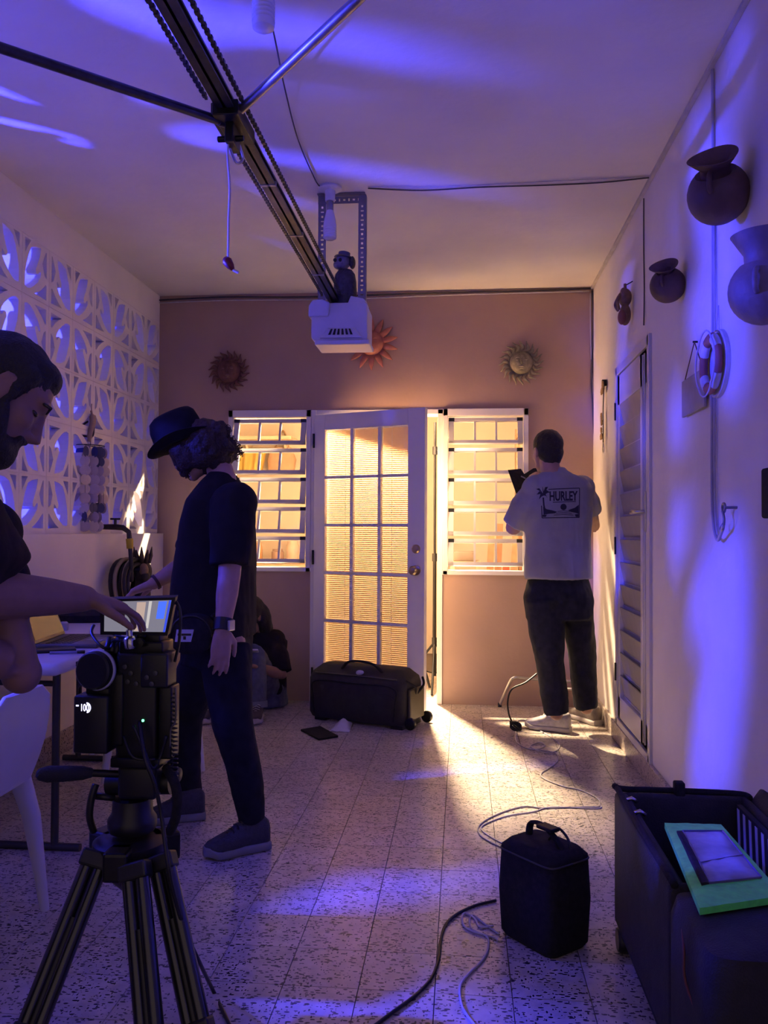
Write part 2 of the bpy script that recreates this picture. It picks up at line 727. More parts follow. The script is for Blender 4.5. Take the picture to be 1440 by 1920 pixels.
# ---- right wall with the opening of the louvred door
dA = atX(1221, 1000, XR).y              # near edge of that door
dB = atX(1159, 1000, XR).y              # far edge
dZ = atX(1159, 700, XR).z
dZ1 = atX(1205, 645, XR).z
DT = (dZ + dZ1) / 2
wr = MB()
wr.box((XR, Y0, -0.1), (XR + 0.15, dA, HC))
wr.box((XR, dB, -0.1), (XR + 0.15, D + 0.15, HC))
wr.box((XR, dA, DT), (XR + 0.15, dB, HC))
wr.box((XR, dA, -0.1), (XR + 0.15, dB, 0.11))
struct(wr, 'wall_right', RWALL)
bb = MB()
bb.box((XR - 0.018, Y0, 0.0), (XR + 0.001, D - 0.001, 0.105))
struct(bb, 'baseboard_right', TERRB, bevel=0.004)
bb = MB()
bb.box((XL + 0.044, Y0, 0.0), (XL + 0.062, D - 0.001, 0.12))
struct(bb, 'baseboard_left', TERRB, bevel=0.004)

# ---- back wall with one wide opening for window, door, window
WX0, WX1 = at(428, 900, D).x, at(991, 900, D).x
DX0, DX1 = at(585, 900, D).x, at(829, 900, D).x
WZ1 = at(700, 768, D).z
WZ0 = at(500, 1071, D).z
WZ0R = at(900, 1078, D).z
wb = MB()
BT = 0.14
wb.box((XL - 0.2, D, -0.1), (WX0, D + BT, HC))
wb.box((WX1, D, -0.1), (XR + 0.15, D + BT, HC))
wb.box((WX0, D, WZ1), (WX1, D + BT, HC))
wb.box((WX0, D, -0.1), (DX0, D + BT, WZ0))
wb.box((DX1, D, -0.1), (WX1, D + BT, WZ0R))
struct(wb, 'wall_back', TAN)

# ---- door casing between the two windows
dc = MB()
dc.box((DX0 - 0.005, D - 0.02, 0), (DX0 + 0.03, D + BT, WZ1 - 0.001))
dc.box((DX1 - 0.032, D - 0.01, 0), (DX1 + 0.005, D + BT, WZ1 - 0.001))
dc.box((DX0 - 0.005, D - 0.01, WZ1 - 0.035), (DX1 + 0.005, D + BT, WZ1 - 0.0005))
struct(dc, 'trim_1', FRAMEW, bevel=0.003)


# ---- the two awning windows: a frame and five tilted sashes of three panes
def awning_window(name, x0, x1, z0, z1):
    w = bpy.data.objects.new(name, None)
    COL.objects.link(w)
    w.location = ((x0 + x1) / 2, D, z0)
    w['kind'] = 'structure'
    fr = MB()
    t = 0.034
    for lo, hi in (((x0, z0), (x0 + t, z1)), ((x1 - t, z0), (x1, z1)), ((x0, z1 - 0.05), (x1, z1)), ((x0 - 0.012, z0), (x1 + 0.012, z0 + 0.03))):
        fr.box((lo[0], D - 0.022, lo[1]), (hi[0], D + 0.09, hi[1]))
    fr.build('window_frame', FRAMEW, w, bevel=0.003)
    n = 5
    zt, zb = z1 - 0.065, z0 + 0.035
    pitch = (zt - zb) / n
    sw = x1 - x0 - 2 * t - 0.008
    sh = pitch - 0.020
    ang = math.radians(17)
    sash_src = pane_src = clip_src = None
    for k in range(n):
        top = zt - k * pitch
        piv = Vector((x0 + t + 0.004, D + 0.02, top))
        if sash_src is None:
            R = Matrix.Rotation(-ang, 4, 'X')
            s = MB(R)
            e = 0.013
            b = 0.024
            s.box((0, -e, -b), (sw, e, 0))
            s.box((0, -e, -sh), (sw, e, -sh + b))
            s.box((0, -e, -sh), (b + 0.012, e, 0))
            s.box((sw - b - 0.012, -e, -sh), (sw, e, 0))
            for q in (1, 2):
                xx = b + 0.012 + (sw - 2 * b - 0.024) * q / 3
                s.box((xx - 0.007, -e * 0.8, -sh), (xx + 0.007, e * 0.8, 0))
            sash_src = s.build('sash', ALU, None, bevel=0.002)
            sash_src.parent = w
            so = sash_src
            pw = (sw - 2 * b - 0.024) / 3 - 0.014
            p = MB(R)
            p.box((0, -0.002, -sh + b), (pw, 0.002, -b))
            pane_src = p.build('pane', GLASS, None)
            pane_src.parent = sash_src
            po = pane_src
            c = MB()
            c.box((0, -0.02, -0.022), (0.04, 0.01, 0.004))
            clip_src = c.build('hinge_clip', BLACK, None)
            clip_src.parent = sash_src
        else:
            so = inst(sash_src, 'sash', w)
            po = inst(pane_src, 'pane', so)
            co = inst(clip_src, 'hinge_clip', so, (0, 0, -0.0))
        so.location = piv - w.location
        b = 0.024
        for q in range(3):
            if q:
                po = inst(pane_src, 'pane', so)
            po.location = (b + 0.012 + (sw - 2 * b - 0.024) * q / 3 + 0.007, 0, 0)
        inst(clip_src, 'hinge_clip', so, (sw - 0.04, 0, 0))
    return w


win_l = awning_window('window_1', WX0 + 0.002, DX0 - 0.006, WZ0, WZ1 - 0.0005)
win_r = awning_window('window_2', DX1 + 0.006, WX1 - 0.002, WZ0R, WZ1 - 0.0005)

# ---- the glazed door, hinged on the left and standing open towards us
hinge = Vector((at(592, 1000, D).x, D - 0.015, 0.012))
free = atZ(797, 1337, 0.012)
dv = free - hinge
DW = math.hypot(dv.x, dv.y)
dang = math.atan2(dv.y, dv.x)
DH = at(797, 764, free.y).z - 0.012
door = bpy.data.objects.new('door_1', None)
COL.objects.link(door)
door.location = hinge
door.rotation_euler = (0, 0, dang)
door['kind'] = 'structure'
door['label'] = 'white glazed door of fifteen panes standing open'


def dpart(mb, name, m, parent=door, **k):
    o = mb.build(name, m, None, **k)
    o.parent = parent
    return o


t = 0.02
sl, sr, st, sbm = 0.085, 0.125, 0.11, 0.23
x0, x1, z0, z1 = sl, DW - sr, sbm, DH - st
d = MB()
d.box((0, -t, 0), (sl, t, DH))
d.box((x1, -t, 0), (DW, t, DH))
d.box((sl, -t, z1), (x1, t, DH))
d.box((sl, -t, 0), (x1, t, sbm))
dpart(d, 'door_leaf', FRAMEW, bevel=0.003)
# inner moulding and glazing bars
d = MB()
for q in (1, 2):
    xx = x0 + (x1 - x0) * q / 3
    d.box((xx - 0.011, -0.016, z0), (xx + 0.011, 0.016, z1))
for q in range(1, 5):
    zz = z0 + (z1 - z0) * q / 5
    d.box((x0, -0.016, zz - 0.010), (x1, 0.016, zz + 0.010))
dpart(d, 'glazing_bars', FRAMEW)
pane = MB()
pw, ph = (x1 - x0) / 3, (z1 - z0) / 5
pane.box((0.011, -0.002, 0.010), (pw - 0.011, 0.002, ph - 0.010))
src = None
for i in range(3):
    for j in range(5):
        if src is None:
            src = dpart(pane, 'pane', GLASS)
            po = src
        else:
            po = inst(src, 'pane', door)
        po.location = (x0 + i * pw, 0, z0 + j * ph)
# mini blind hung on the inner side of the door
bl = MB()
n = int((z1 - z0 + 0.05) / 0.0135)
for k in range(n):
    z = z1 + 0.01 - k * 0.0135
    bl.add([(x0 - 0.02, 0.039, z - 0.0078), (x1 + 0.02, 0.039, z - 0.0078), (x1 + 0.02, 0.030, z + 0.0078), (x0 - 0.02, 0.030, z + 0.0078)], [(0, 1, 2, 3)])
BLIND = translucent_mat('blind_slat', (0.70, 0.52, 0.34), 0.10)
dpart(bl, 'blind_slats', BLIND, kind='stuff')
hr = MB()
hr.box((x0 - 0.025, 0.024, z1 - 0.004), (x1 + 0.025, 0.05, z1 + 0.026))
dpart(hr, 'blind_headrail', FRAMEW)
for q in (0.22, 0.78):
    c = MB()
    xx = x0 + (x1 - x0) * q
    c.cyl((xx, 0.028, z0 - 0.03), (xx, 0.028, z1), 0.0015, seg=5)
    dpart(c, 'ladder_cord', FRAMEW)
# knob, deadbolt, hinges
BRASS = mat('aged_brass', (0.55, 0.42, 0.25), 0.28, metal=1.0, var=0.1)
kz = 0.93
for s in (-1, 1):
    k = MB()
    k.lathe([(0.034, 0), (0.034, 0.006), (0.013, 0.012), (0.012, 0.03), (0.026, 0.036), (0.03, 0.052), (0.022, 0.064), (0.0, 0.066)], (DW - 0.06, s * t, kz), (0, s, 0), 20)
    dpart(k, 'door_knob', BRASS, smooth=40)
    k = MB()
    k.lathe([(0.03, 0), (0.03, 0.008), (0.022, 0.016), (0.0, 0.017)], (DW - 0.06, s * t, kz + 0.14), (0, s, 0), 20)
    dpart(k, 'deadbolt', BRASS, smooth=40)
h0 = None
for z in (0.18, 1.0, 1.82):
    if h0 is None:
        h = MB()
        h.cyl((-0.004, -0.024, -0.05), (-0.004, -0.024, 0.05), 0.008, seg=10)
        h0 = dpart(h, 'hinge', BLACKM)
        h0.location = (0, 0, z)
    else:
        inst(h0, 'hinge', door, (0, 0, z))

# ---- louvred aluminium door in the right wall
d2 = bpy.data.objects.new('door_2', None)
COL.objects.link(d2)
d2.location = (XR, dA, 0.11)
d2['kind'] = 'structure'
fr = MB()
t = 0.03
fr.box((XR - 0.014, dA - 0.02, 0.10), (XR + 0.05, dA + t, DT + 0.02))
fr.box((XR - 0.014, dB - t, 0.10), (XR + 0.05, dB + 0.02, DT + 0.02))
fr.box((XR - 0.014, dA, DT - t), (XR + 0.05, dB, DT + 0.02))
fr.box((XR - 0.014, dA, 0.10), (XR + 0.05, dB, 0.11 + t))
fr.build('door_frame', ALU, d2, bevel=0.003)
lf = MB()
la, lb_, lz0, lz1 = dA + t + 0.006, dB - t - 0.006, 0.15, DT - t - 0.006
s1 = 0.17
s2 = 0.055
lf.box((XR - 0.008, la, lz0), (XR + 0.03, la + s1, lz1))
lf.box((XR - 0.008, lb_ - s2, lz0), (XR + 0.03, lb_, lz1))
lf.box((XR - 0.008, la, lz1 - 0.17), (XR + 0.03, lb_, lz1))
lf.box((XR - 0.008, la, lz0), (XR + 0.03, lb_, lz0 + 0.12))
lf.build('door_leaf', ALU, d2, bevel=0.003)
for q in range(2):
    rb = MB()
    yy = la + 0.05 + q * 0.04
    rb.cyl((XR - 0.010, yy, lz0 + 0.02), (XR - 0.010, yy, lz1 - 0.02), 0.006, seg=8)
    rb.build('stile_rib', ALU, d2, smooth=True)
zb0, zb1 = lz0 + 0.12, lz1 - 0.17
NS = 13
sp = (zb1 - zb0) / NS
SLAT = mat('grey_slat', (0.33, 0.31, 0.29), 0.45, var=0.06)
s0 = None
for k in range(NS):
    if s0 is None:
        s = MB(Matrix.Rotation(math.radians(-12), 4, 'Y'))
        s.box((-0.004, la + s1 - dA, 0), (0.004, lb_ - s2 - dA, sp * 1.0))
        s0 = s.build('slat', SLAT, None, bevel=0.002)
        s0.parent = d2
        so = s0
        e = MB(Matrix.Rotation(math.radians(-12), 4, 'Y'))
        e.box((-0.009, la + s1 - dA, -0.012), (0.006, lb_ - s2 - dA, 0.012))
        e0 = e.build('slat_edge', ALU, None)
        e0.parent = s0
    else:
        so = inst(s0, 'slat', d2)
        inst(e0, 'slat_edge', so)
    so.location = (0.022, 0, zb0 - 0.11 + k * sp)
ba = MB()
ba.box((XR + 0.06, dA - 0.1, 0.05), (XR + 0.075, dB + 0.1, DT + 0.1))
ba.build('backing', mat('dark_backing', (0.05, 0.045, 0.045), 0.8), d2)
hz = atX(1197, 961, XR).z
hy = la + 0.03
hp = MB()
hp.box((XR - 0.014, hy, hz - 0.10), (XR - 0.007, hy + 0.04, hz + 0.10))
plate = hp.build('handle_plate', CHROME, d2, bevel=0.003)
hd = MB()
hd.tube([(XR - 0.01, hy + 0.02, hz), (XR - 0.045, hy + 0.02, hz), (XR - 0.055, hy + 0.05, hz), (XR - 0.055, hy + 0.12, hz)], [0.009, 0.009, 0.011, 0.013], 10)
hd.build('lever', CHROME, plate, smooth=True)
for z in (lz0 + 0.25, (lz0 + lz1) / 2, lz1 - 0.2):
    h = MB()
    h.cyl((XR - 0.016, dB - 0.012, z - 0.05), (XR - 0.016, dB - 0.012, z + 0.05), 0.008, seg=8)
    h.build('hinge', BLACKM, d2)

# ---- neighbouring room behind the wall
ry = D + BT + 2.35
rx0, rx1 = XL - 0.2, 1.5
rm = MB()
rm.box((rx0, ry, -0.1), (rx1, ry + 0.1, 2.75))
struct(rm, 'wall_room_far', CREAM)
rm = MB()
rm.box((rx0 - 0.1, D + BT - 0.001, -0.1), (rx0, ry + 0.1, 2.75))
struct(rm, 'wall_room_left', CREAM)
rm = MB()
rm.box((rx1, D, -0.1), (rx1 + 0.1, ry + 0.1, 2.75))
struct(rm, 'wall_room_right', CREAM)
rm = MB()
rm.box((rx0 - 0.1, D + BT - 0.001, 2.65), (rx1 + 0.1, ry + 0.1, 2.8))
struct(rm, 'ceiling_room', CREAM)
rm = MB()
rm.box((XR + 0.19, D + BT, -0.12), (rx1 + 0.1, ry, -0.001))
struct(rm, 'floor_room', TERRB)

# ---- outside, seen through the pierced blocks
o = MB()
o.box((-9, -8, -0.14), (XL - 0.3, D + 4, -0.02))
struct(o, 'ground_outside', mat('concrete_yard', (0.25, 0.23, 0.22), 0.9, bump=0.2))
o = MB()
o.box((-4.6, -4, -0.1), (-4.4, D + 4, 3.7))
struct(o, 'wall_outside', mat('yard_wall_paint', (0.30, 0.28, 0.29), 0.9, bump=0.2))
# ================================================================== GARAGE DOOR OPENER UNDER THE CEILING
STEEL = mat('galvanised_steel', (0.30, 0.29, 0.30), 0.42, metal=0.85, var=0.15, scale=25)
DKSTEEL = mat('dark_steel', (0.06, 0.055, 0.06), 0.4, metal=0.7, var=0.25, scale=25)
OPENW = mat('opener_white', (0.62, 0.60, 0.60), 0.45, var=0.04)
Yb = 4.10                                   # front of the motor box
RZ = at(622, 556, Yb).z                     # rail height
RXc = at(622, 556, Yb).x
bl_, tr_ = at(583, 640, Yb), at(689, 566, Yb)
bx0, bx1, bz0, bz1 = bl_.x, tr_.x, bl_.z, tr_.z
op = thing('garage_door_opener', 'white garage door opener box with long ceiling rail and chain', 'door opener', ((bx0 + bx1) / 2, Yb + 0.15, bz0))
b = MB()
prof = [(bx0, bz0 + 0.015), (bx0 + 0.02, bz0), (bx1 - 0.004, bz0), (bx1, bz0 + 0.01), (bx1, bz1 - 0.012), (bx1 - 0.015, bz1), (bx0 + 0.03, bz1), (bx0, bz1 - 0.03)]
b.prism([(x, Yb, z) for x, z in prof], (0, 0.22, 0))
b.build('motor_housing', OPENW, op, bevel=0.008)
b = MB()                                    # sloping front cover with the vent
cx = (bx0 + bx1) / 2 + 0.01
b.add([(cx - 0.105, Yb - 0.001, bz0 + 0.015), (cx + 0.105, Yb - 0.001, bz0 + 0.015), (cx + 0.07, Yb - 0.001, bz0 + 0.065), (cx - 0.07, Yb - 0.001, bz0 + 0.065),
       (cx - 0.10, Yb - 0.022, bz0 + 0.012), (cx + 0.10, Yb - 0.022, bz0 + 0.012), (cx + 0.06, Yb - 0.012, bz0 + 0.06), (cx - 0.06, Yb - 0.012, bz0 + 0.06)],
      [(4, 5, 6, 7), (0, 1, 5, 4), (1, 2, 6, 5), (2, 3, 7, 6), (3, 0, 4, 7)])
vent = b.build('vent_cover', OPENW, op)
for k in range(6):
    s = MB()
    xx = cx - 0.055 + k * 0.022
    s.add([(xx - 0.006, Yb - 0.0205, bz0 + 0.026), (xx + 0.006, Yb - 0.0205, bz0 + 0.026), (xx + 0.004 + (cx - xx) * .2, Yb - 0.0145, bz0 + 0.056), (xx - 0.004 + (cx - xx) * .2, Yb - 0.0145, bz0 + 0.056),
           (xx - 0.006, Yb - 0.024, bz0 + 0.026), (xx + 0.006, Yb - 0.024, bz0 + 0.026), (xx + 0.004 + (cx - xx) * .2, Yb - 0.018, bz0 + 0.056), (xx - 0.004 + (cx - xx) * .2, Yb - 0.018, bz0 + 0.056)],
          [(0, 1, 2, 3), (4, 5, 6, 7), (0, 1, 5, 4), (1, 2, 6, 5), (2, 3, 7, 6), (3, 0, 4, 7)])
    s.build('vent_slot', BLACK, vent)
b = MB()                                    # warm-lit lower tray
b.box((bx0 + 0.02, Yb - 0.012, bz0 - 0.02), (bx1 + 0.012, Yb + 0.19, bz0 + 0.004))
b.build('lower_tray', OPENW, op, bevel=0.006)
b = MB()                                    # frosted lamp lens at the corner
lx0 = bx0 - 0.012
pts = [(lx0, bz1 - 0.07), (lx0, bz1 - 0.015), (lx0 + 0.02, bz1 + 0.012), (lx0 + 0.07, bz1 + 0.014), (lx0 + 0.105, bz1 + 0.0), (lx0 + 0.10, bz1 - 0.07)]
b.prism([(x, Yb - 0.012, z) for x, z in pts], (0, 0.2, 0))
b.build('lamp_lens', mat('frosted_lens', (0.6, 0.6, 0.66), 0.35, var=0.03), op, bevel=0.006)
b = MB()
b.prism([(bx1 - 0.10, Yb + 0.01, bz1 - 0.002), (bx1 - 0.002, Yb + 0.01, bz1 - 0.002), (bx1 - 0.02, Yb + 0.01, bz1 + 0.02), (bx1 - 0.085, Yb + 0.01, bz1 + 0.035)], (0, 0.1, 0))
b.build('corner_bracket', OPENW, op, bevel=0.004)
# rail: a T profile running towards the viewer
b = MB()
ry0 = 1.2
b.box((RXc - 0.025, ry0, RZ - 0.012), (RXc + 0.025, Yb + 0.12, RZ - 0.007))
b.box((RXc - 0.004, ry0, RZ - 0.012), (RXc + 0.004, Yb + 0.12, RZ + 0.028))
b.box((RXc - 0.016, ry0, RZ + 0.024), (RXc + 0.016, Yb + 0.12, RZ + 0.03))
rail = b.build('rail', DKSTEEL, op)
for y in (3.70, 3.20, 2.72):
    b = MB()
    b.box((RXc - 0.027, y, RZ - 0.0145), (RXc + 0.027, y + 0.012, RZ + 0.0))
    b.build('rail_joint', STEEL, rail)
for sx in (-1, 1):
    b = MB()
    n = int((Yb - ry0) / 0.0127)
    for k in range(n):
        y = ry0 + k * 0.0127
        if 2.20 < y < 2.38 and sx < 0:
            continue
        wd = 0.0055 if k % 2 else 0.0038
        b.cbox((RXc + sx * 0.047, y, RZ + 0.008), (wd * 2, 0.0122, 0.011 if k % 2 else 0.008))
    b.build('chain', DKSTEEL, op, kind='stuff')
# trolley that carries the two door arms
ty = 2.30
tc_ = at(431, 205, ty)
b = MB()
b.box((RXc - 0.036, ty - 0.09, RZ - 0.03), (RXc + 0.036, ty + 0.1, RZ + 0.012))
b.box((RXc - 0.052, ty - 0.05, RZ - 0.02), (RXc - 0.03, ty + 0.06, RZ + 0.025))
b.box((RXc - 0.012, ty - 0.05, RZ - 0.085), (RXc + 0.012, ty + 0.03, RZ - 0.02))
b.cyl((RXc - 0.04, ty - 0.02, RZ - 0.065), (RXc + 0.035, ty - 0.02, RZ - 0.065), 0.009, seg=10)
tro = b.build('trolley', BLACKM, op, bevel=0.003)
b = MB()
b.tube(catmull([(RXc + 0.005, ty + 0.03, RZ - 0.05), (RXc + 0.012, ty + 0.06, RZ - 0.085), (RXc + 0.0, ty + 0.03, RZ - 0.11), (RXc - 0.01, ty - 0.01, RZ - 0.08)], 6), 0.004, 8)
b.build('release_lever', CHROME, tro, smooth=True)
pl = at(426, 231, ty - 0.02)
pr = at(440, 216, ty - 0.02)
for p, q in ((pl, at(-160, 36, 1.64)), (pr, at(800, -122, 1.66))):
    b = MB()
    b.tube([p, p.lerp(q, 0.06), q], [0.011, 0.0125, 0.0125], 14)
    b.tube([p - (q - p).normalized() * 0.012, p + (q - p).normalized() * 0.03], 0.0145, 12)
    b.build('door_arm', STEEL if q.x > -0.8 else DKSTEEL, op, smooth=40)

# emergency pull cord
cord = catmull([at(430, 238, ty - 0.03), at(427, 290, ty - 0.03), at(431, 350, ty - 0.03), at(429, 410, ty - 0.03), at(428, 486, ty - 0.03)], 8)
pc = thing('pull_cord', 'thin release cord with dark red grip hanging from trolley', 'cord', cord[-1])
MB().tube(cord, 0.0032, 7).build('string', mat('white_string', (0.55, 0.5, 0.6), 0.8), pc, smooth=True)
b = MB()
h0, h1 = at(422, 484, ty - 0.03), at(437, 506, ty - 0.03)
b.tube([h0, h0.lerp(h1, .25), h0.lerp(h1, .7), h1], [0.008, 0.014, 0.011, 0.005], 10)
b.build('grip', mat('dark_red_plastic', (0.16, 0.015, 0.02), 0.4), pc, smooth=True)
MB().tube([h1, at(447, 511, ty - 0.03)], 0.004, 7).build('cord_end', MATS['white_string'], pc)

# perforated steel hanger that carries the opener
Yh = 4.17
hg = thing('perforated_hanger', 'slotted steel angle frame holding the opener from ceiling', 'bracket', (RXc, Yh, bz1 - 0.05))
ANG = mat('painted_angle_iron', (0.22, 0.21, 0.24), 0.5, metal=0.3, var=0.1)


def slotted(p0, p1, wv, n, mbk):
    """strip with punched holes from p0 to p1; wv = width vector"""
    p0, p1, wv = Vector(p0), Vector(p1), Vector(wv)
    d = p1 - p0
    nrm = d.cross(wv).normalized() * 0.003
    P = lambda u, v: p0 + d * u + wv * v
    holes = []
    for k in range(n):
        u0 = (k + 0.5) / n
        hl = (0.24 if k % 2 else 0.15) / n
        hw = 0.13 if k % 2 else 0.2
        holes.append([P(u0 - hl, 0.5 - hw), P(u0 + hl, 0.5 - hw), P(u0 + hl, 0.5 + hw), P(u0 - hl, 0.5 + hw)])
    mbk.prism([P(0, 0), P(1, 0), P(1, 1), P(0, 1)], nrm, holes)


for px, s in ((597, 1), (686, -1)):
    xx = at(px, 450, Yh).x
    m_ = MB()
    slotted((xx, Yh, bz1 - 0.05), (xx, Yh, HC - 0.002), (0.038 * s, 0, 0), 26, m_)
    m_.box((xx - 0.0015, Yh, bz1 - 0.05), (xx + 0.0015, Yh + 0.036, HC - 0.002))
    m_.build('upright', ANG, hg)
xa, xb = at(597, 360, Yh).x, at(686, 360, Yh).x
m_ = MB()
slotted((xa, Yh - 0.002, HC - 0.045), (xb, Yh - 0.002, HC - 0.045), (0, 0, 0.036), 10, m_)
m_.box((xa, Yh - 0.036, HC - 0.006), (xb, Yh, HC - 0.003))
m_.build('top_bar', ANG, hg)


# ceiling lamp: porcelain holder with clear jar shaped bulb
def ceiling_bulb(x, Y, label, h=0.26):
    c = Vector((x, Y, HC))
    c.z = HC
    t_ = thing('ceiling_lamp', label, 'lamp', (c.x, c.y, HC - h))
    MB().lathe([(0.0, -0.001), (0.058, -0.001), (0.058, -0.010), (0.050, -0.016), (0.026, -0.020), (0.024, -0.07), (0.0, -0.07)], c, seg=24).build('lamp_holder', mat('porcelain', (0.62, 0.6, 0.62), 0.3), t_, smooth=50)
    MB().lathe([(0.0165, -0.07), (0.018, -0.075), (0.0175, -0.12), (0.0, -0.121)], c, seg=18).build('bulb_collar', STEEL, t_, smooth=50)
    pr = [(0.017, -0.115), (0.022, -0.135), (0.029, -0.165), (0.032, -0.185), (0.033, -0.20)]
    for k in range(4):
        z = -0.20 - k * 0.012
        pr += [(0.033, z - 0.003), (0.031, z - 0.006), (0.033, z - 0.009)]
    pr += [(0.031, -h + 0.006), (0.022, -h), (0.0, -h)]
    MB().lathe(pr, c, seg=24).build('bulb', mat('milky_bulb', (0.68, 0.66, 0.72), 0.2, var=0.03), t_, smooth=50)
    return t_


ceiling_bulb(at(619, 352, 4.07).x, 4.07, 'clear ribbed bulb in porcelain holder in front of hanger')
ceiling_bulb(at(494, 28, 2.32).x, 2.32, 'bulb hanging at the top edge of picture, near trolley rail', 0.27)

# dark skull bottle standing on the opener
sk = thing('skull_bottle', 'dark bottle figure with a skull head standing on opener', 'figurine', (at(645, 560, Yb + 0.1).x, Yb + 0.1, bz1))
SKM = mat('dark_glazed_ceramic', (0.035, 0.032, 0.05), 0.35, var=0.4, scale=50, bump=0.5, bscale=90)
c = Vector((at(647, 560, Yb + 0.1).x, Yb + 0.1, bz1))
MB().lathe([(0.05, 0), (0.058, 0.01), (0.06, 0.06), (0.057, 0.13), (0.05, 0.168), (0.036, 0.188), (0.012, 0.196), (0.0, 0.196)], c, seg=24).build('bottle_body', SKM, sk, smooth=50)
b = MB()
hc = c + Vector((-0.012, 0, 0.232))
b.ell(hc, (0.040, 0.042, 0.036))
b.ell(hc + Vector((-0.022, -0.01, -0.016)), (0.026, 0.03, 0.024))
b.cyl(c + Vector((0, 0, 0.19)), hc, 0.014)
h = b.build('skull', mat('skull_grey', (0.16, 0.15, 0.2), 0.45, var=0.3, scale=40), sk)
remesh(h, 0.004, 3)
for dx in (-0.035, -0.008):
    MB().ell(hc + Vector((dx, -0.038, 0.0)), (0.009, 0.006, 0.010)).build('eye_socket', BLACK, h, smooth=True)
MB().lathe([(0.03, 0.0), (0.05, 0.003), (0.046, 0.008), (0.03, 0.012), (0.03, 0.03), (0.02, 0.034), (0, 0.034)], hc + Vector((0.004, 0.0, 0.018)), (0.12, 0, 1), 20).build('cap', mat('skull_cap', (0.10, 0.095, 0.15), 0.5), sk, smooth=50)
MB().ell(hc + Vector((0.048, 0.0, -0.004)), (0.016, 0.03, 0.032)).build('hair_bun', SKM, sk, smooth=True)

# ================================================================== CEILING AND WALL CABLES
CABLE_W = mat('white_cable', (0.5, 0.47, 0.47), 0.5)
CABLE_D = mat('dark_cable', (0.05, 0.045, 0.05), 0.5)


def cable(pts, r, m, label, name='cable', n=6, seg=7):
    return solo(MB().tube(catmull(pts, n), r, seg), name, m, label, 'cable', smooth=True)


dz = 0.006
cable([atZ(505, 30, HC - .16), atZ(515, 70, HC - .10), atZ(535, 170, HC - 0.02), atZ(560, 265, HC - dz), atZ(590, 335, HC - dz), atZ(600, 350, HC - dz)], 0.003, CABLE_D, 'thin wire along ceiling between the two bulb holders')
cable([atZ(690, 353, HC - dz), atZ(790, 357, HC - dz), atZ(900, 351, HC - dz), atZ(1030, 347, HC - dz), atZ(1130, 342, HC - dz), atZ(1217, 333, HC - dz)], 0.0035, CABLE_D, 'ceiling wire from opener hanger to the white wall')
cable([atZ(690, 350, HC - dz), atZ(800, 351, HC - dz), atZ(950, 344, HC - dz), atZ(1217, 331, HC - dz)], 0.003, CABLE_W, 'pale second ceiling wire beside the dark one', n=5)
cy = D - 0.008
cable([at(297, 563, cy), at(420, 557, cy), at(560, 557, cy), at(700, 553, cy), at(860, 548, cy), at(990, 545, cy), at(1110, 541, cy)], 0.006, CABLE_D, 'dark cable running along top of the tan wall')
cable([at(298, 568, cy), at(430, 563, cy), at(640, 561, cy), at(850, 553, cy), at(1105, 546, cy)], 0.005, CABLE_W, 'pale cable just below the dark one on tan wall', n=5)
cable([at(1110, 545, cy), at(1113, 600, cy), at(1109, 700, cy), at(1112, 770, cy), at(1115, 826, cy)], 0.007, CABLE_D, 'dark cable dropping down the corner of tan wall')
cable([at(1107, 550, cy), at(1108, 650, cy), at(1112, 740, cy), at(1117, 830, cy)], 0.004, CABLE_W, 'pale cable beside the dark corner cable', n=5)
wx = XR - 0.008
solo(MB().box((XR - 0.018, 2.0, HC - 0.016), (XR - 0.001, D - 0.01, HC - 0.001)), 'cable_duct', mat('duct_white', (0.5, 0.47, 0.47), 0.5), 'narrow white cable duct along ceiling edge of white wall', 'cable duct')
cable([atX(1207, 372, wx), atX(1207, 470, wx), atX(1208, 540, wx), atX(1207, 610, wx)], 0.0035, CABLE_D, 'thin cable going down to the louvred door top', n=3)
cable([atX(1336, 130, wx), atX(1337, 300, wx), atX(1337, 500, wx), atX(1336, 700, wx), atX(1335, 900, wx), atX(1338, 980, wx), atX(1345, 1012, wx - 0.01), atX(1352, 1000, wx - 0.02), atX(1356, 985, wx - 0.03)], 0.006, mat('grey_cable', (0.40, 0.38, 0.42), 0.5), 'grey cable hanging down behind life ring to a loop')
cable([atX(1339, 420, wx), atX(1340, 640, wx), atX(1339, 820, wx), atX(1341, 960, wx), atX(1346, 1008, wx)], 0.004, CABLE_W, 'pale thin cable beside the hanging grey cable', n=4)

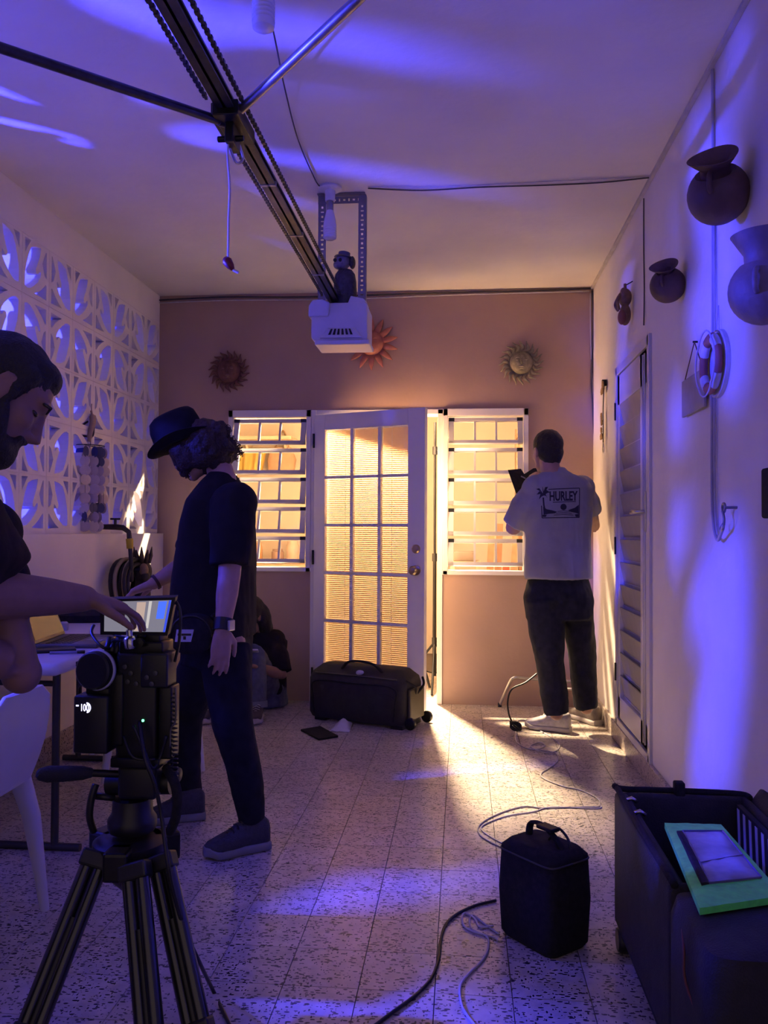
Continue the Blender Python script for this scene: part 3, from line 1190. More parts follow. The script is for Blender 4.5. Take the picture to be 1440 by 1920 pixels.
# ================================================================== SUN PLAQUES ON THE TAN WALL
def sun(px, py, rpx, nray, m, mr, label, face_r=0.52, twist=0.0):
    c = at(px, py, D - 0.001)
    R = rpx / FPX * D
    t_ = thing('sun_plaque', label, 'wall plaque', c, 'terracotta suns on the tan wall')
    fr = R * face_r
    MB().lathe([(fr * 1.18, 0), (fr * 1.18, 0.010), (fr * 1.08, 0.018), (fr, 0.014), (fr * 0.97, 0.02), (fr * 0.8, 0.038), (fr * 0.5, 0.05), (0, 0.055)], c, (0, -1, 0), 36).build('face', m, t_, smooth=40)
    f = MB()
    e = fr
    f.tube([c + Vector((0, -0.05, e * .28)), c + Vector((0, -0.072, -e * .12)), c + Vector((0, -0.05, -e * .16))], [e * .05, e * .12, e * .05], 10, dome=True)
    f.build('nose', m, t_, smooth=True)
    for s in (-1, 1):
        f = MB()
        f.ell(c + Vector((s * e * .36, -0.043, e * .16)), (e * .16, 0.012, e * .08))
        f.build('eye', mr, t_, smooth=True)
        f = MB()
        f.tube(catmull([c + Vector((s * e * .14, -0.052, e * .34)), c + Vector((s * e * .36, -0.050, e * .42)), c + Vector((s * e * .6, -0.036, e * .30))], 4), e * .05, 8)
        f.build('brow', m, t_, smooth=True)
        f = MB()
        f.ell(c + Vector((s * e * .42, -0.036, -e * .22)), (e * .2, 0.014, e * .18))
        f.build('cheek', m, t_, smooth=True)
    f = MB()
    f.ell(c + Vector((0, -0.046, -e * .42)), (e * .24, 0.013, e * .06))
    f.ell(c + Vector((0, -0.044, -e * .54)), (e * .18, 0.013, e * .06))
    f.build('mouth', mr, t_, smooth=True)
    r = MB()
    L = R - fr * 1.05
    w_ = 2 * PI * fr / nray * 0.58
    sec = []
    for k in range(7):
        u = k / 6
        sec.append((Vector((twist * math.sin(u * PI * 1.5) * w_, -0.012 - 0.008 * math.sin(PI * u), fr * 1.08 + L * u)), Vector((max(w_ * (1 - u ** 2.6), 0.002), 0, 0)), Vector((0, 0.010 * (1 - 0.7 * u), 0))))
    r.loft(sec, 10)
    src = r.build('ray', m, None, smooth=True)
    src.parent = t_
    for k in range(nray):
        a = 2 * PI * k / nray
        if k == 0:
            continue
        inst(src, 'ray', t_, (0, 0, 0), (0, a, 0))


SUN1 = mat('dark_terracotta', (0.14, 0.055, 0.045), 0.7, var=0.3, scale=40, bump=0.4)
SUN1B = mat('worn_terracotta', (0.28, 0.16, 0.14), 0.75, var=0.25, scale=40)
SUN2 = mat('red_terracotta', (0.42, 0.15, 0.10), 0.65, var=0.15, scale=30)
SUN3 = mat('grey_green_ceramic', (0.20, 0.18, 0.13), 0.6, var=0.35, scale=40, bump=0.4)
SUN3B = mat('pale_green_ceramic', (0.34, 0.30, 0.20), 0.6, var=0.25, scale=40)
sun(430, 697, 40, 18, SUN1, SUN1B, 'dark worn terracotta sun, leftmost of the three', 0.55, 0.8)
sun(697, 645, 50, 14, SUN2, SUN2, 'red terracotta sun with pointed rays behind the opener', 0.45, 0.0)
sun(977, 681, 41, 20, SUN3, SUN3B, 'grey green sun with wavy rays above the right window', 0.52, 0.9)

# ================================================================== THINGS ON THE WHITE RIGHT WALL
CLAY = mat('dark_clay', (0.11, 0.058, 0.045), 0.62, var=0.35, scale=10, bump=0.3, bscale=40)
CLAY2 = mat('grey_brown_clay', (0.17, 0.12, 0.11), 0.6, var=0.3, scale=12, bump=0.3, bscale=40)


def wall_pot(px, py, rpx, depth, label, m, ruffle=0.2, neck=0.45, nh=0.55, lip=0.72, tilt=0.0, handle=True, jug=False):
    c = atX(px, py, XR - depth)
    R = rpx / FPX * c.y * 1.02
    c.x = XR - R * 0.86
    c = c * 1.0
    p = atX(px, py, c.x)
    c = p
    t_ = thing('clay_jug' if jug else 'clay_pot', label, 'pot', c - Vector((0, 0, R)))
    ax = Vector((-0.30, -0.62, 0.74)).normalized() if not jug else Vector((-0.04, -0.02, 1)).normalized()
    # round body
    pr = []
    for k in range(0, 15):
        a = -PI / 2 + PI * 0.90 * k / 14
        pr.append((max(R * math.cos(a), 0.0), R * math.sin(a)))
    nr = R * neck
    pr = [q for q in pr if not (q[1] > 0 and q[0] < nr)]
    zt = pr[-1][1]
    MB().lathe(pr + [(nr * 0.85, zt - 0.01), (nr * 0.8, -R * 0.3), (0.0, -R * 0.4)], c, ax, 32).build('body', m, t_, smooth=60)
    wob = lambda a, u: 1 + ruffle * u * u * math.cos(3 * a + 0.6)
    o_ = c + ax * (zt - 0.012)
    H = R * nh
    prof = [(nr, 0), (nr * 0.9, H * 0.22), (nr * 0.92, H * 0.45), (R * lip * 0.8, H * 0.72), (R * lip, H), (R * lip * 0.95, H * 1.02), (R * lip * 0.74, H * 0.74), (nr * 0.8, H * 0.45), (nr * 0.84, -0.005)]
    MB().lathe(prof, o_, ax, 36, wob).build('mouth_rim', m, t_, smooth=60)
    if handle:
        hp = MB()
        s = Vector((-0.5, -0.85, 0)).normalized()
        q = [c + s * R * 0.86 + Vector((0, 0, R * .45)), c + s * R * 1.10 + Vector((0, 0, R * .28)), c + s * R * 1.12 - Vector((0, 0, R * .1)), c + s * R * 0.93 - Vector((0, 0, R * .25))]
        hp.tube(catmull(q, 5), R * 0.085, 8)
        hp.build('ear_handle', m, t_, smooth=True)
    b = MB()
    b.cyl((c.x + R * 0.6, c.y, c.z + R * 0.2), (XR + 0.01, c.y, c.z + R * 0.2), 0.006, seg=8)
    b.build('wall_hook', BLACKM, t_)
    return t_


wall_pot(1347, 364, 55, 0.1, 'largest dark clay pot with ruffled mouth, high on the wall', CLAY, 0.20, 0.5, 0.66, 0.80)
wall_pot(1252, 535, 33, 0.1, 'small dark clay pot with flared mouth above louvred door', CLAY, 0.22, 0.45, 0.55, 0.8)
wall_pot(1432, 545, 62, 0.1, 'grey brown clay jug with tall grooved neck at picture edge', CLAY2, 0.03, 0.56, 1.05, 0.86, jug=True)

# carved gourd figure
c = atX(1172, 572, XR - 0.04)
t_ = thing('clay_figure', 'small brown clay figure hanging beside the far corner', 'wall decoration', c - Vector((0, 0, 0.13)))
b = MB()
s = 1 / FPX * c.y
b.ell(c + Vector((0, 0, 14 * s)), (0.035, 0.04, 17 * s))
b.ell(c + Vector((0, 0, -18 * s)), (0.03, 0.036, 20 * s))
b.ell(c + Vector((-0.01, -0.02, 22 * s)), (0.02, 0.02, 9 * s))
b.cyl(c + Vector((0, 0, 25 * s)), c + Vector((0, 0, 40 * s)), 0.008)
o = b.build('torso', mat('brown_clay', (0.22, 0.12, 0.07), 0.6, var=0.35, scale=30), t_)
remesh(o, 0.004, 3)
for k in (-1, 1):
    MB().tube(catmull([c + Vector((-.03, k * .02, 18 * s)), c + Vector((-.045, k * .035, 4 * s)), c + Vector((-.035, k * .015, -8 * s))], 4), 0.008, 8, dome=True).build('arm', MATS['brown_clay'], t_, smooth=True)
MB().ell(c + Vector((-0.02, -.02, -24 * s)), (0.022, 0.026, 14 * s)).build('belly_bowl', mat('reddish_clay', (0.26, 0.09, 0.07), 0.6), t_, smooth=True)
MB().cyl(c + Vector((0, 0, 36 * s)), c + Vector((0.04, 0, 44 * s)), 0.003, seg=6).build('hanging_loop', BLACKM, t_)

# life ring ornament
c = atX(1334, 682, XR - 0.03)
R = 0.5 * (atX(1334, 618, XR - .03).z - atX(1334, 745, XR - .03).z)
t_ = thing('life_ring', 'white wooden life ring ornament with red brown bands', 'wall decoration', c - Vector((0, 0, R)))
RINGW = mat('weathered_white_wood', (0.55, 0.53, 0.55), 0.7, var=0.15, scale=20, bump=0.2)
RED = mat('faded_red_paint', (0.30, 0.10, 0.08), 0.7, var=0.2)
MB().lathe([(0.0, 0.0), (R, 0.0), (R, 0.014), (0.0, 0.014)], c + Vector((0.029, 0, 0)), (-1, 0, 0), 40).build('backboard', RINGW, t_, smooth=40)
Rm, rr = R * 0.74, R * 0.17
N = Vector((-1, 0, 0))


def ringpt(a, rad=None):
    rad = Rm if rad is None else rad
    return c + Vector((-0.003, math.cos(a) * rad, math.sin(a) * rad))


for k in range(4):
    a0 = PI / 4 + k * PI / 2
    MB().tube([ringpt(a0 + PI / 2 * i / 10 * 0.62 + 0.3) for i in range(11)], rr, 12, squash=(N, 0.7)).build('red_band', RED, t_, smooth=50)
    MB().tube([ringpt(a0 - 0.30 + 0.62 * i / 6) for i in range(7)], rr * 1.08, 12, squash=(N, 0.7)).build('white_band', RINGW, t_, smooth=50)
b = MB()
for k in range(4):
    a0 = PI / 4 + k * PI / 2
    q = [ringpt(a0 + PI / 2 * i / 8, Rm + rr * (1.0 + 0.35 * math.sin(PI * i / 8))) + Vector((-0.02, 0, 0)) for i in range(9)]
    b.tube(q, 0.003, 6)
b.build('rope', MATS['white_string'], t_, smooth=True)
top = c + Vector((0.02, 0, R))
b = MB()
b.tube([top + Vector((0, -.02, -.01)), top + Vector((0.005, 0, 0.085)), top + Vector((0, .02, -.01))], 0.002, 6)
b.build('hanging_string', MATS['white_string'], t_)

# blank sign board on a string
p = [atX(1282, 716, XR - .012), atX(1324, 730, XR - .012), atX(1325, 757, XR - .012), atX(1283, 783, XR - .012)]
t_ = thing('hanging_board', 'plain grey hanging board beside the life ring', 'sign', atX(1303, 783, XR - .012))
BOARD = mat('grey_board', (0.36, 0.33, 0.34), 0.7, var=0.1, scale=12)
yA, yB_ = p[0].y, p[1].y
zt, zb = p[0].z - 0.0, p[3].z
MB().box((XR - 0.02, yB_, zb), (XR - 0.010, yA, zt)).build('board', BOARD, t_, bevel=0.002)
ap = atX(1302, 641, XR - .012)
b = MB()
b.tube([Vector((XR - .015, yA - 0.03, zt)), ap, Vector((XR - .015, yB_ + 0.03, zt))], 0.0022, 6)
b.build('string', mat('brown_string', (0.15, 0.09, 0.05), 0.8), t_)
MB().cyl(ap + Vector((-0.006, 0, 0)), ap + Vector((0.013, 0, 0)), 0.004, seg=8).build('nail', BLACKM, t_)

# iron hook with a ring, under the life ring
c = atX(1357, 952, XR - 0.03)
t_ = thing('wall_hook', 'bent iron eye hook on white wall below life ring', 'hook', c - Vector((0, 0, 0.1)))
b = MB()
s = c.y / FPX
q = [c + Vector((0, 8 * s * math.cos(a), 8 * s * math.sin(a))) for a in [2 * PI * i / 14 for i in range(15)]]
b.tube(q, 0.0045, 8)
b.build('eye', STEEL, t_, smooth=True)
MB().cyl(c + Vector((0, -.02, 0)), Vector((XR + 0.005, c.y - 0.045, c.z)), 0.005, seg=8).build('screw', STEEL, t_)
b = MB()
b.tube(catmull([c + Vector((-.004, 0, -6 * s)), c + Vector((-.004, -6 * s * 1.5, -22 * s)), c + Vector((-.004, -2 * s, -40 * s)), c + Vector((0, 12 * s * 1.5, -38 * s)), c + Vector((0.01, 20 * s, -28 * s))], 6), 0.0045, 8)
b.build('tail', STEEL, t_, smooth=True)

# dried flower and key hanger at far end of the wall
c = atX(1133, 715, XR - .015)
t_ = thing('string_hanging', 'strand of small dried flowers hanging in the far corner', 'wall decoration', atX(1132, 845, XR - .02))
MB().box((XR - 0.03, c.y - 0.012, c.z - 0.03), (XR - 0.001, c.y + 0.012, c.z + 0.01)).build('hook', BLACKM, t_, bevel=0.003)
e_ = atX(1131, 830, XR - .02)
MB().tube(catmull([c, c.lerp(e_, .4) + Vector((-.004, 0, 0)), e_], 5), 0.004, 7).build('strand', mat('green_cord', (0.20, 0.19, 0.13), 0.8), t_, smooth=True)
random.seed(3)
FLW = mat('ochre_petal', (0.42, 0.25, 0.09), 0.7, var=0.3)
for k in range(14):
    u = 0.05 + 0.3 * (k / 14) if k < 6 else 0.55 + 0.4 * (k - 6) / 8
    q = c.lerp(e_, u) + Vector((-0.012, random.uniform(-.03, .03), random.uniform(-.02, .02)))
    b = MB()
    for a in range(5):
        an = 2 * PI * a / 5 + k
        b.ell(q + Vector((0, math.cos(an) * .011, math.sin(an) * .011)), (0.005, 0.010, 0.010), seg=8, rings=5)
    b.build('blossom', FLW, t_, smooth=True)
MB().tube([e_ + Vector((0, .015 * math.cos(a), -.03 + .03 * math.sin(a))) for a in [2 * PI * i / 12 for i in range(13)]], 0.004, 7).build('ring', CHROME, t_, smooth=True)
# dark object at the very edge of the picture
c0, c1 = atX(1436, 878, XR - .02), atX(1436, 972, XR - .02)
solo(MB().rbox((XR - 0.03, c0.y - 0.10, c1.z), (XR - 0.002, c0.y + 0.015, c0.z), 0.008), 'wall_pouch', NYLON, 'black strip of a wall hanging at picture edge below jug', 'wall hanging')
# ================================================================== LEFT SIDE: CHIME, TAP, HOSE, TABLE, CHAIRS
# capiz shell wind chime
cY = 4.75
c = at(168, 944, cY)
top = at(172, 757, cY)
t_ = thing('wind_chime', 'shell disc wind chime hanging before the pierced wall', 'wind chime', at(168, 1015, cY))
WIRE = mat('dark_wire', (0.03, 0.025, 0.03), 0.5)
b = MB()
b.tube([top, at(170, 835, cY)], 0.002, 6)
b.build('hanging_cord', WIRE, t_)
b = MB()
b.tube(catmull([at(171, 770, cY), at(174, 790, cY), at(169, 815, cY), at(167, 828, cY)], 5), [0.006] * 3 + [0.018] * 9 + [0.012] * 4, 10)
b.build('driftwood', mat('driftwood', (0.36, 0.25, 0.16), 0.8, var=0.25), t_, smooth=True)
b = MB()
b.tube(catmull([at(165, 790, cY), at(153, 800, cY), at(155, 815, cY), at(163, 818, cY), at(174, 817, cY), at(176, 800, cY)], 5), 0.006, 7)
b.build('twig', mat('dark_twig', (0.05, 0.035, 0.03), 0.8), t_, smooth=True)
hx = at(168, 836, cY)
hr_ = 0.085
b = MB()
b.tube([hx + Vector((hr_ * math.cos(a), hr_ * math.sin(a), 0)) for a in [2 * PI * i / 28 for i in range(29)]], 0.0025, 6)
b.tube([hx + Vector((-hr_, 0, 0)), hx + Vector((hr_, 0, 0))], 0.0018, 6)
b.tube([hx + Vector((0, -hr_, 0)), hx + Vector((0, hr_, 0))], 0.0018, 6)
b.build('hoop', WIRE, t_)
SH = [translucent_mat('capiz_cream', (0.85, 0.72, 0.55), 0.15), translucent_mat('capiz_mauve', (0.72, 0.60, 0.57), 0.15), translucent_mat('capiz_slate', (0.20, 0.19, 0.26), 0.35), translucent_mat('capiz_blue', (0.10, 0.12, 0.42), 0.35)]
random.seed(11)
srcs = []
for k in range(4):
    s = MB()
    s.lathe([(0.0, -0.0012), (0.029, -0.0012), (0.032, 0), (0.029, 0.0012), (0.0, 0.0012)], (0, 0, 0), (0, 1, 0), 18)
    o = s.build('shell_disc', SH[k], None, smooth=40)
    o.parent = t_
    srcs.append([o, False])
base = org(t_)
nst = 9
for k in range(nst):
    a = 2 * PI * k / nst
    rad = hr_ if k % 2 else hr_ * 0.72
    x, y = hx.x + rad * math.cos(a), hx.y + rad * math.sin(a)
    zl = hx.z - 0.02
    nd = random.choice((7, 8, 9, 9))
    ztop = hx.z
    for q in range(nd):
        z = hx.z - 0.04 - q * 0.054
        m_ = random.choices((0, 1, 2, 3), (5, 5, 1.4, 1))[0]
        loc = Vector((x + random.uniform(-.004, .004), y, z)) - base
        rz = random.uniform(-0.9, 0.9) + (0 if random.random() < .75 else 1.1)
        if not srcs[m_][1]:
            srcs[m_][0].location = loc
            srcs[m_][0].rotation_euler = (0, 0, rz)
            srcs[m_][1] = True
        else:
            inst(srcs[m_][0], 'shell_disc', t_, loc, (0, 0, rz))
    s = MB()
    s.cyl((x, y, ztop), (x, y, hx.z - 0.04 - nd * 0.054 + 0.03), 0.0009, seg=5)
    s.build('thread', WIRE, t_)

# tap with hose
fx = XL + 0.045
tp = atX(216, 988, XL + 0.10)
t_ = thing('garden_tap', 'dark tap with yellow hose connector on the low wall', 'tap', tp - Vector((0, 0, 0.05)))
b = MB()
b.tube([Vector((XL - 0.02, tp.y, tp.z)), tp, tp + Vector((0.05, 0, -0.005)), tp + Vector((0.085, 0, -0.03)), tp + Vector((0.09, 0, -0.07))], [0.015, 0.018, 0.017, 0.015, 0.016], 12)
b.cyl(tp, tp + Vector((0, 0, 0.045)), 0.009, seg=10)
b.build('tap_body', DKSTEEL, t_, smooth=40)
b = MB()
for a in range(3):
    an = a * PI / 3
    v = Vector((math.cos(an), math.sin(an), 0)) * 0.03
    b.tube([tp + Vector((0, 0, .048)) - v, tp + Vector((0, 0, .048)) + v], 0.006, 8)
b.build('wheel_handle', DKSTEEL, t_, smooth=True)
yc = tp + Vector((0.09, 0, -0.07))
MB().cyl(yc, yc + Vector((0.004, 0, -0.06)), 0.022, 0.020, 14).build('hose_connector', mat('yellow_plastic', (0.55, 0.42, 0.02), 0.4), t_, smooth=40)
HOSE = mat('black_hose', (0.02, 0.018, 0.018), 0.5)
HOSEY = mat('beige_hose_stripe', (0.33, 0.27, 0.16), 0.6)
hb = yc + Vector((0.004, 0, -0.06))
cc = atX(245, 1090, XL + 0.16)
t_ = thing('garden_hose', 'coiled black garden hose with beige stripe on wall', 'hose', cc - Vector((0, 0, 0.16)))
b = MB()
b.tube(catmull([hb + Vector((0, 0, .02)), hb + Vector((0.012, -.01, -.08)), hb + Vector((0.01, 0.0, -.19)), cc + Vector((0, 0.02, 0.06))], 6), 0.013, 10)
b.build('supply_length', HOSE, t_, smooth=True)
random.seed(5)
for k in range(9):
    rz_, ry_ = random.uniform(0.10, 0.135), random.uniform(0.14, 0.18)
    ox = -0.06 + 0.014 * k
    oy = random.uniform(-.02, .02)
    pts = [cc + Vector((ox + .01 * math.sin(2 * a), oy + ry_ * math.cos(a), -0.03 + ry_ * 0.95 * math.sin(a))) for a in [2 * PI * i / 26 for i in range(27)]]
    MB().tube(pts, 0.0125, 8).build('hose_loop', HOSEY if k in (3, 6) else HOSE, t_, smooth=True)
b = MB()
b.cyl((XL + 0.04, cc.y, cc.z + 0.07), (cc.x + 0.08, cc.y, cc.z + 0.075), 0.02, seg=10)
b.build('hose_peg', DKSTEEL, t_)
# carved head with spiky crown
kc = atX(268, 1072, XL + 0.22)
t_ = thing('carved_head', 'dark carved figure head with spiky crown beside the hose', 'figurine', kc - Vector((0, 0, 0.14)))
WOODD = mat('dark_carved_wood', (0.05, 0.035, 0.025), 0.6, var=0.4, scale=30)
WOODT = mat('tan_carved_wood', (0.26, 0.17, 0.08), 0.6, var=0.3, scale=30)
b = MB()
b.ell(kc, (0.055, 0.06, 0.075))
b.ell(kc + Vector((0.03, -0.04, -0.03)), (0.03, 0.03, 0.035))
b.tube([kc + Vector((0, 0, -.03)), kc + Vector((0, 0, -.15))], [0.045, 0.05], 14)
o = b.build('head', WOODD, t_)
remesh(o, 0.006, 3)
MB().ell(kc + Vector((0.022, -0.045, 0.012)), (0.03, 0.022, 0.042)).build('tan_face', WOODT, t_, smooth=True)
for k in range(9):
    a = 2 * PI * k / 9
    q = kc + Vector((0.035 * math.cos(a), 0.035 * math.sin(a), 0.055))
    MB().tube([q, q + Vector((0.014 * math.cos(a), 0.014 * math.sin(a), 0.045)), q + Vector((0.02 * math.cos(a), 0.02 * math.sin(a), 0.08 + 0.02 * (k % 2)))], [0.014, 0.013, 0.002], 7).build('spike', WOODD, t_, smooth=True)

# folding table
TZ = 0.74
tc0 = atZ(97, 1243, TZ)
TX1 = tc0.x + 0.03
TY0 = tc0.y - 0.02
TX0, TY1 = XL + 0.10, TY0 + 1.75
PLW = mat('white_plastic', (0.62, 0.61, 0.64), 0.4, var=0.03, scale=8)
t_ = thing('folding_table', 'white folding table with rounded corners along the left wall', 'table', ((TX0 + TX1) / 2, (TY0 + TY1) / 2, 0))
MB().rbox((TX0, TY0, TZ - 0.045), (TX1, TY1, TZ), 0.05, 5).build('tabletop', PLW, t_, smooth=40)
ttop = t_
MB().rbox((TX1 - 0.004, TY0 + 0.14, TZ - 0.030), (TX1 + 0.002, TY0 + 0.21, TZ - 0.014), 0.007).build('carry_slot', BLACK, t_)
TBL = mat('table_leg_steel', (0.045, 0.045, 0.05), 0.45, metal=0.4)
for y in (TY0 + 0.28, TY1 - 0.28):
    b = MB()
    for x in (TX0 + 0.10, TX1 - 0.14):
        b.tube([(x, y, TZ - 0.045), (x, y, 0.02)], 0.0145, 12)
    b.tube([(TX0 + 0.10, y, TZ - 0.12), (TX1 - 0.14, y, TZ - 0.12)], 0.011, 10)
    b.tube([(TX0 + 0.02, y, 0.014), (TX1 - 0.04, y, 0.014)], 0.0145, 12)
    b.build('leg_frame', TBL, t_, smooth=40)


# white moulded chairs
def plastic_chair(loc, rz, label, bk=0.30, bw_=0.175):
    t_ = thing('plastic_chair', label, 'chair', loc, 'white plastic chairs by the table')
    M_ = TR(loc, rz)
    b = MB(M_)
    # seat, front at +x
    b.loft([((0, 0, 0.455), (0.215, 0, 0), (0, 0.215, 0)), ((0, 0, 0.440), (0.225, 0, 0), (0, 0.225, 0)), ((0, 0, 0.420), (0.205, 0, 0), (0, 0.205, 0))][::-1], 28, 4)
    b.build('seat', PLW, t_, smooth=50)
    b = MB(M_)
    sec = []
    for k in range(9):
        u = k / 8
        z = 0.43 + bk * u
        sec.append((Vector((-0.205 - 0.07 * u - 0.02 * math.sin(PI * u), 0, z)), Vector((0.014, 0, 0)), Vector((0, bw_ - 0.02 * u - (0.05 if k == 8 else 0), 0))))
    b.loft(sec, 24, 3)
    b.build('backrest', PLW, t_, smooth=50)
    for sy in (-1, 1):
        for sx in (-1, 1):
            b = MB(M_)
            b.tube([(sx * 0.17, sy * 0.17, 0.445), (sx * 0.20, sy * 0.20, 0.30), (sx * 0.235, sy * 0.225, 0.0)], [0.034, 0.028, 0.014], 10)
            b.build('leg', PLW, t_, smooth=40)
    return t_


q = atZ(84, 1706, 0)
plastic_chair((q.x - 0.235, q.y - 0.225, 0), PI, 'white plastic chair lit blue behind the camera tripod')
q = atZ(386, 1452, 0)
plastic_chair((-1.60, 4.19, 0), PI + 0.56, 'white plastic chair at the table behind the hatted man', 0.22)

# laptop and small things on the table
TZ1 = TZ
LAP = mat('laptop_grey', (0.10, 0.095, 0.09), 0.4, metal=0.5, var=0.1)
l0 = atZ(150, 1205, TZ1)
t_ = thing('laptop', 'open laptop on the white table behind the monitor', 'laptop', l0)
M_ = TR(l0, math.radians(97))
MB(M_).rbox((-0.17, -0.12, 0.0), (0.17, 0.12, 0.016), 0.006).build('keyboard_base', LAP, t_)
b = MB(M_)
for r in range(5):
    for k in range(12):
        b.box((-0.145 + k * 0.0245, -0.015 + r * 0.021, 0.0155), (-0.145 + k * 0.0245 + 0.019, -0.015 + r * 0.021 + 0.016, 0.0178))
b.build('keys', BLACK, t_, kind='stuff')
MB(M_).box((-0.05, -0.10, 0.0155), (0.05, -0.035, 0.0168)).build('touchpad', mat('touchpad_grey', (0.2, 0.19, 0.18), 0.4), t_)
M2 = M_ @ Matrix.Translation((0, 0.12, 0.014)) @ Matrix.Rotation(math.radians(-22), 4, 'X')
sc_ = MB(M2).rbox((-0.17, -0.004, 0.0), (0.17, 0.004, 0.225), 0.003).build('lid', LAP, t_)
MB(M2).box((-0.155, -0.0055, 0.014), (0.155, -0.0042, 0.212)).build('screen', mat('screen_amber', (0.035, 0.025, 0.018), 0.25, emit=(0.9, 0.5, 0.2), estr=0.03), sc_)
p = atZ(105, 1222, TZ1)
solo(MB(TR(p, 0.5)).rbox((-0.07, -0.035, 0.0), (0.07, 0.035, 0.012), 0.005), 'phone', BLACK, 'black phone lying on the table before the laptop', 'phone')
p = atZ(125, 1227, TZ1)
t_ = thing('marker_pen', 'blue grey pen on the table edge near black phone', 'pen', p)
MB().tube([p + Vector((-.06, -.01, .006)), p + Vector((.05, .03, .006))], 0.005, 8).build('barrel', mat('pen_grey', (0.25, 0.25, 0.4), 0.4), t_, smooth=True)
MB().tube([p + Vector((.03, .0227, .006)), p + Vector((.055, .032, .006))], 0.0062, 8).build('cap', BLACK, t_, smooth=True)
p = atZ(165, 1163, TZ1)
t_ = thing('equipment_pouch', 'black cable pouch lying open on the table behind laptop', 'pouch', p)
b = MB()
b.loft([(p + Vector((0, 0, 0.0)), (0.20, 0.05, 0), (-0.03, 0.13, 0)), (p + Vector((0, 0, 0.035)), (0.20, 0.05, 0), (-0.03, 0.13, 0)), (p + Vector((0, 0, 0.055)), (0.16, 0.04, 0), (-0.02, 0.09, 0))], 24, 3)
b.build('pouch_body', NYLON, t_, smooth=40)
random.seed(4)
for k in range(6):
    q = p + Vector((random.uniform(-.15, .12), random.uniform(-.07, .07), 0.058))
    MB().tube(catmull([q, q + Vector((.04, .02, .01)), q + Vector((.09, random.uniform(-.03, .03), 0))], 4), 0.0055, 7).build('loose_plug', MATS['grey_cable'] if k % 2 else BLACK, t_, smooth=True)
p = atZ(120, 1182, TZ1)
solo(MB(TR(p, 0.3)).lathe([(0, 0), (0.017, 0), (0.019, 0.004), (0.019, 0.034), (0.012, 0.04), (0, 0.04)], (0, 0, 0)), 'lens_cap_jar', mat('pale_jar', (0.4, 0.4, 0.45), 0.2), 'little pale jar standing on table beside laptop', 'jar', smooth=40)

# ================================================================== BY THE DOOR: ROLLING BAG, PAPER, POUCH
bL, bR = atZ(572, 1348, 0), atZ(757, 1372, 0)
v = bR - bL
bw = v.length
ba_ = math.atan2(v.y, v.x)
t_ = thing('rolling_duffel', 'large black wheeled equipment bag standing before the open door', 'bag', bL.lerp(bR, 0.5))
M_ = TR(bL, ba_)
bh, bd = 0.345, 0.30
BAG = mat('bag_black_cloth', (0.020, 0.017, 0.016), 0.75, var=0.3, scale=20, bump=0.3, bscale=200)
b = MB(M_)
b.loft([((bw / 2, bd / 2, 0.02), (bw / 2 - 0.015, 0, 0), (0, bd / 2 - 0.01, 0)), ((bw / 2, bd / 2, 0.05), (bw / 2, 0, 0), (0, bd / 2, 0)), ((bw / 2, bd / 2, 0.26), (bw / 2, 0, 0), (0, bd / 2, 0)),
        ((bw / 2, bd / 2 + 0.005, 0.30), (bw / 2 - 0.01, 0, 0), (0, bd / 2 - 0.02, 0)), ((bw / 2, bd / 2 + 0.01, bh), (bw / 2 - 0.06, 0, 0), (0, bd / 2 - 0.075, 0))], 36, 6)
b.build('bag_body', BAG, t_, smooth=45)
b = MB(M_)
b.tube(catmull([(0.07, -0.001, 0.05), (0.06, -0.001, 0.15), (0.075, -0.001, 0.25), (bw * 0.5, -0.003, 0.258), (bw - 0.075, -0.001, 0.25), (bw - 0.06, -0.001, 0.15), (bw - 0.07, -0.001, 0.05)], 6), 0.004, 8)
b.build('front_piping', NYLON, t_, smooth=True)
b = MB(M_)
b.tube([(0.06, 0.022, 0.299), (bw * .5, 0.020, 0.302), (bw - 0.06, 0.022, 0.299)], 0.004, 6)
b.build('zip', mat('zip_grey', (0.06, 0.055, 0.05), 0.4), t_, smooth=True)
b = MB(M_)
b.tube(catmull([(bw * .33, 0.07, 0.33), (bw * .40, 0.06, 0.375), (bw * .52, 0.06, 0.385), (bw * .66, 0.06, 0.372), (bw * .74, 0.07, 0.325)], 6), 0.012, 8, squash=(Vector((0, 0, 1)), 0.6))
b.build('carry_handle', NYLON, t_, smooth=True)
b = MB(M_)
b.tube(catmull([(bw - .02, 0.06, .29), (bw + .03, 0.10, .25), (bw + .01, .14, .20), (bw + .035, .2, .25), (bw + .01, .24, .29)], 5), 0.008, 8)
b.build('side_strap', NYLON, t_, smooth=True)
MB(M_).rbox((bw - 0.002, 0.05, 0.05), (bw + 0.02, bd - 0.05, 0.24), 0.01).build('side_plate', mat('side_plate_olive', (0.07, 0.06, 0.035), 0.5), t_)
for y in (0.05, bd - 0.01):
    b = MB(M_)
    b.lathe([(0.0, -0.014), (0.03, -0.014), (0.036, -0.009), (0.036, 0.009), (0.03, 0.014), (0, 0.014)], (bw + 0.018, y, 0.037), (0, 1, 0), 20)
    b.build('wheel', BLACK, t_, smooth=40)
for x in (0.06, bw - 0.10):
    MB(M_).box((x, 0.02, 0.001), (x + 0.08, bd - 0.02, 0.024)).build('foot_skid', BLACK, t_)
MB(M_).lathe([(0, 0), (0.017, 0), (0.017, 0.004), (0, 0.004)], (0.13, -0.003, 0.215), (0, -1, 0), 16).build('badge', mat('badge_grey', (0.05, 0.05, 0.05), 0.25), t_)
MB(M_).ell((bw * .53, 0.05, 0.315), (0.028, 0.022, 0.018)).build('tissue', mat('tissue_white', (0.55, 0.52, 0.58), 0.8), t_, smooth=True)


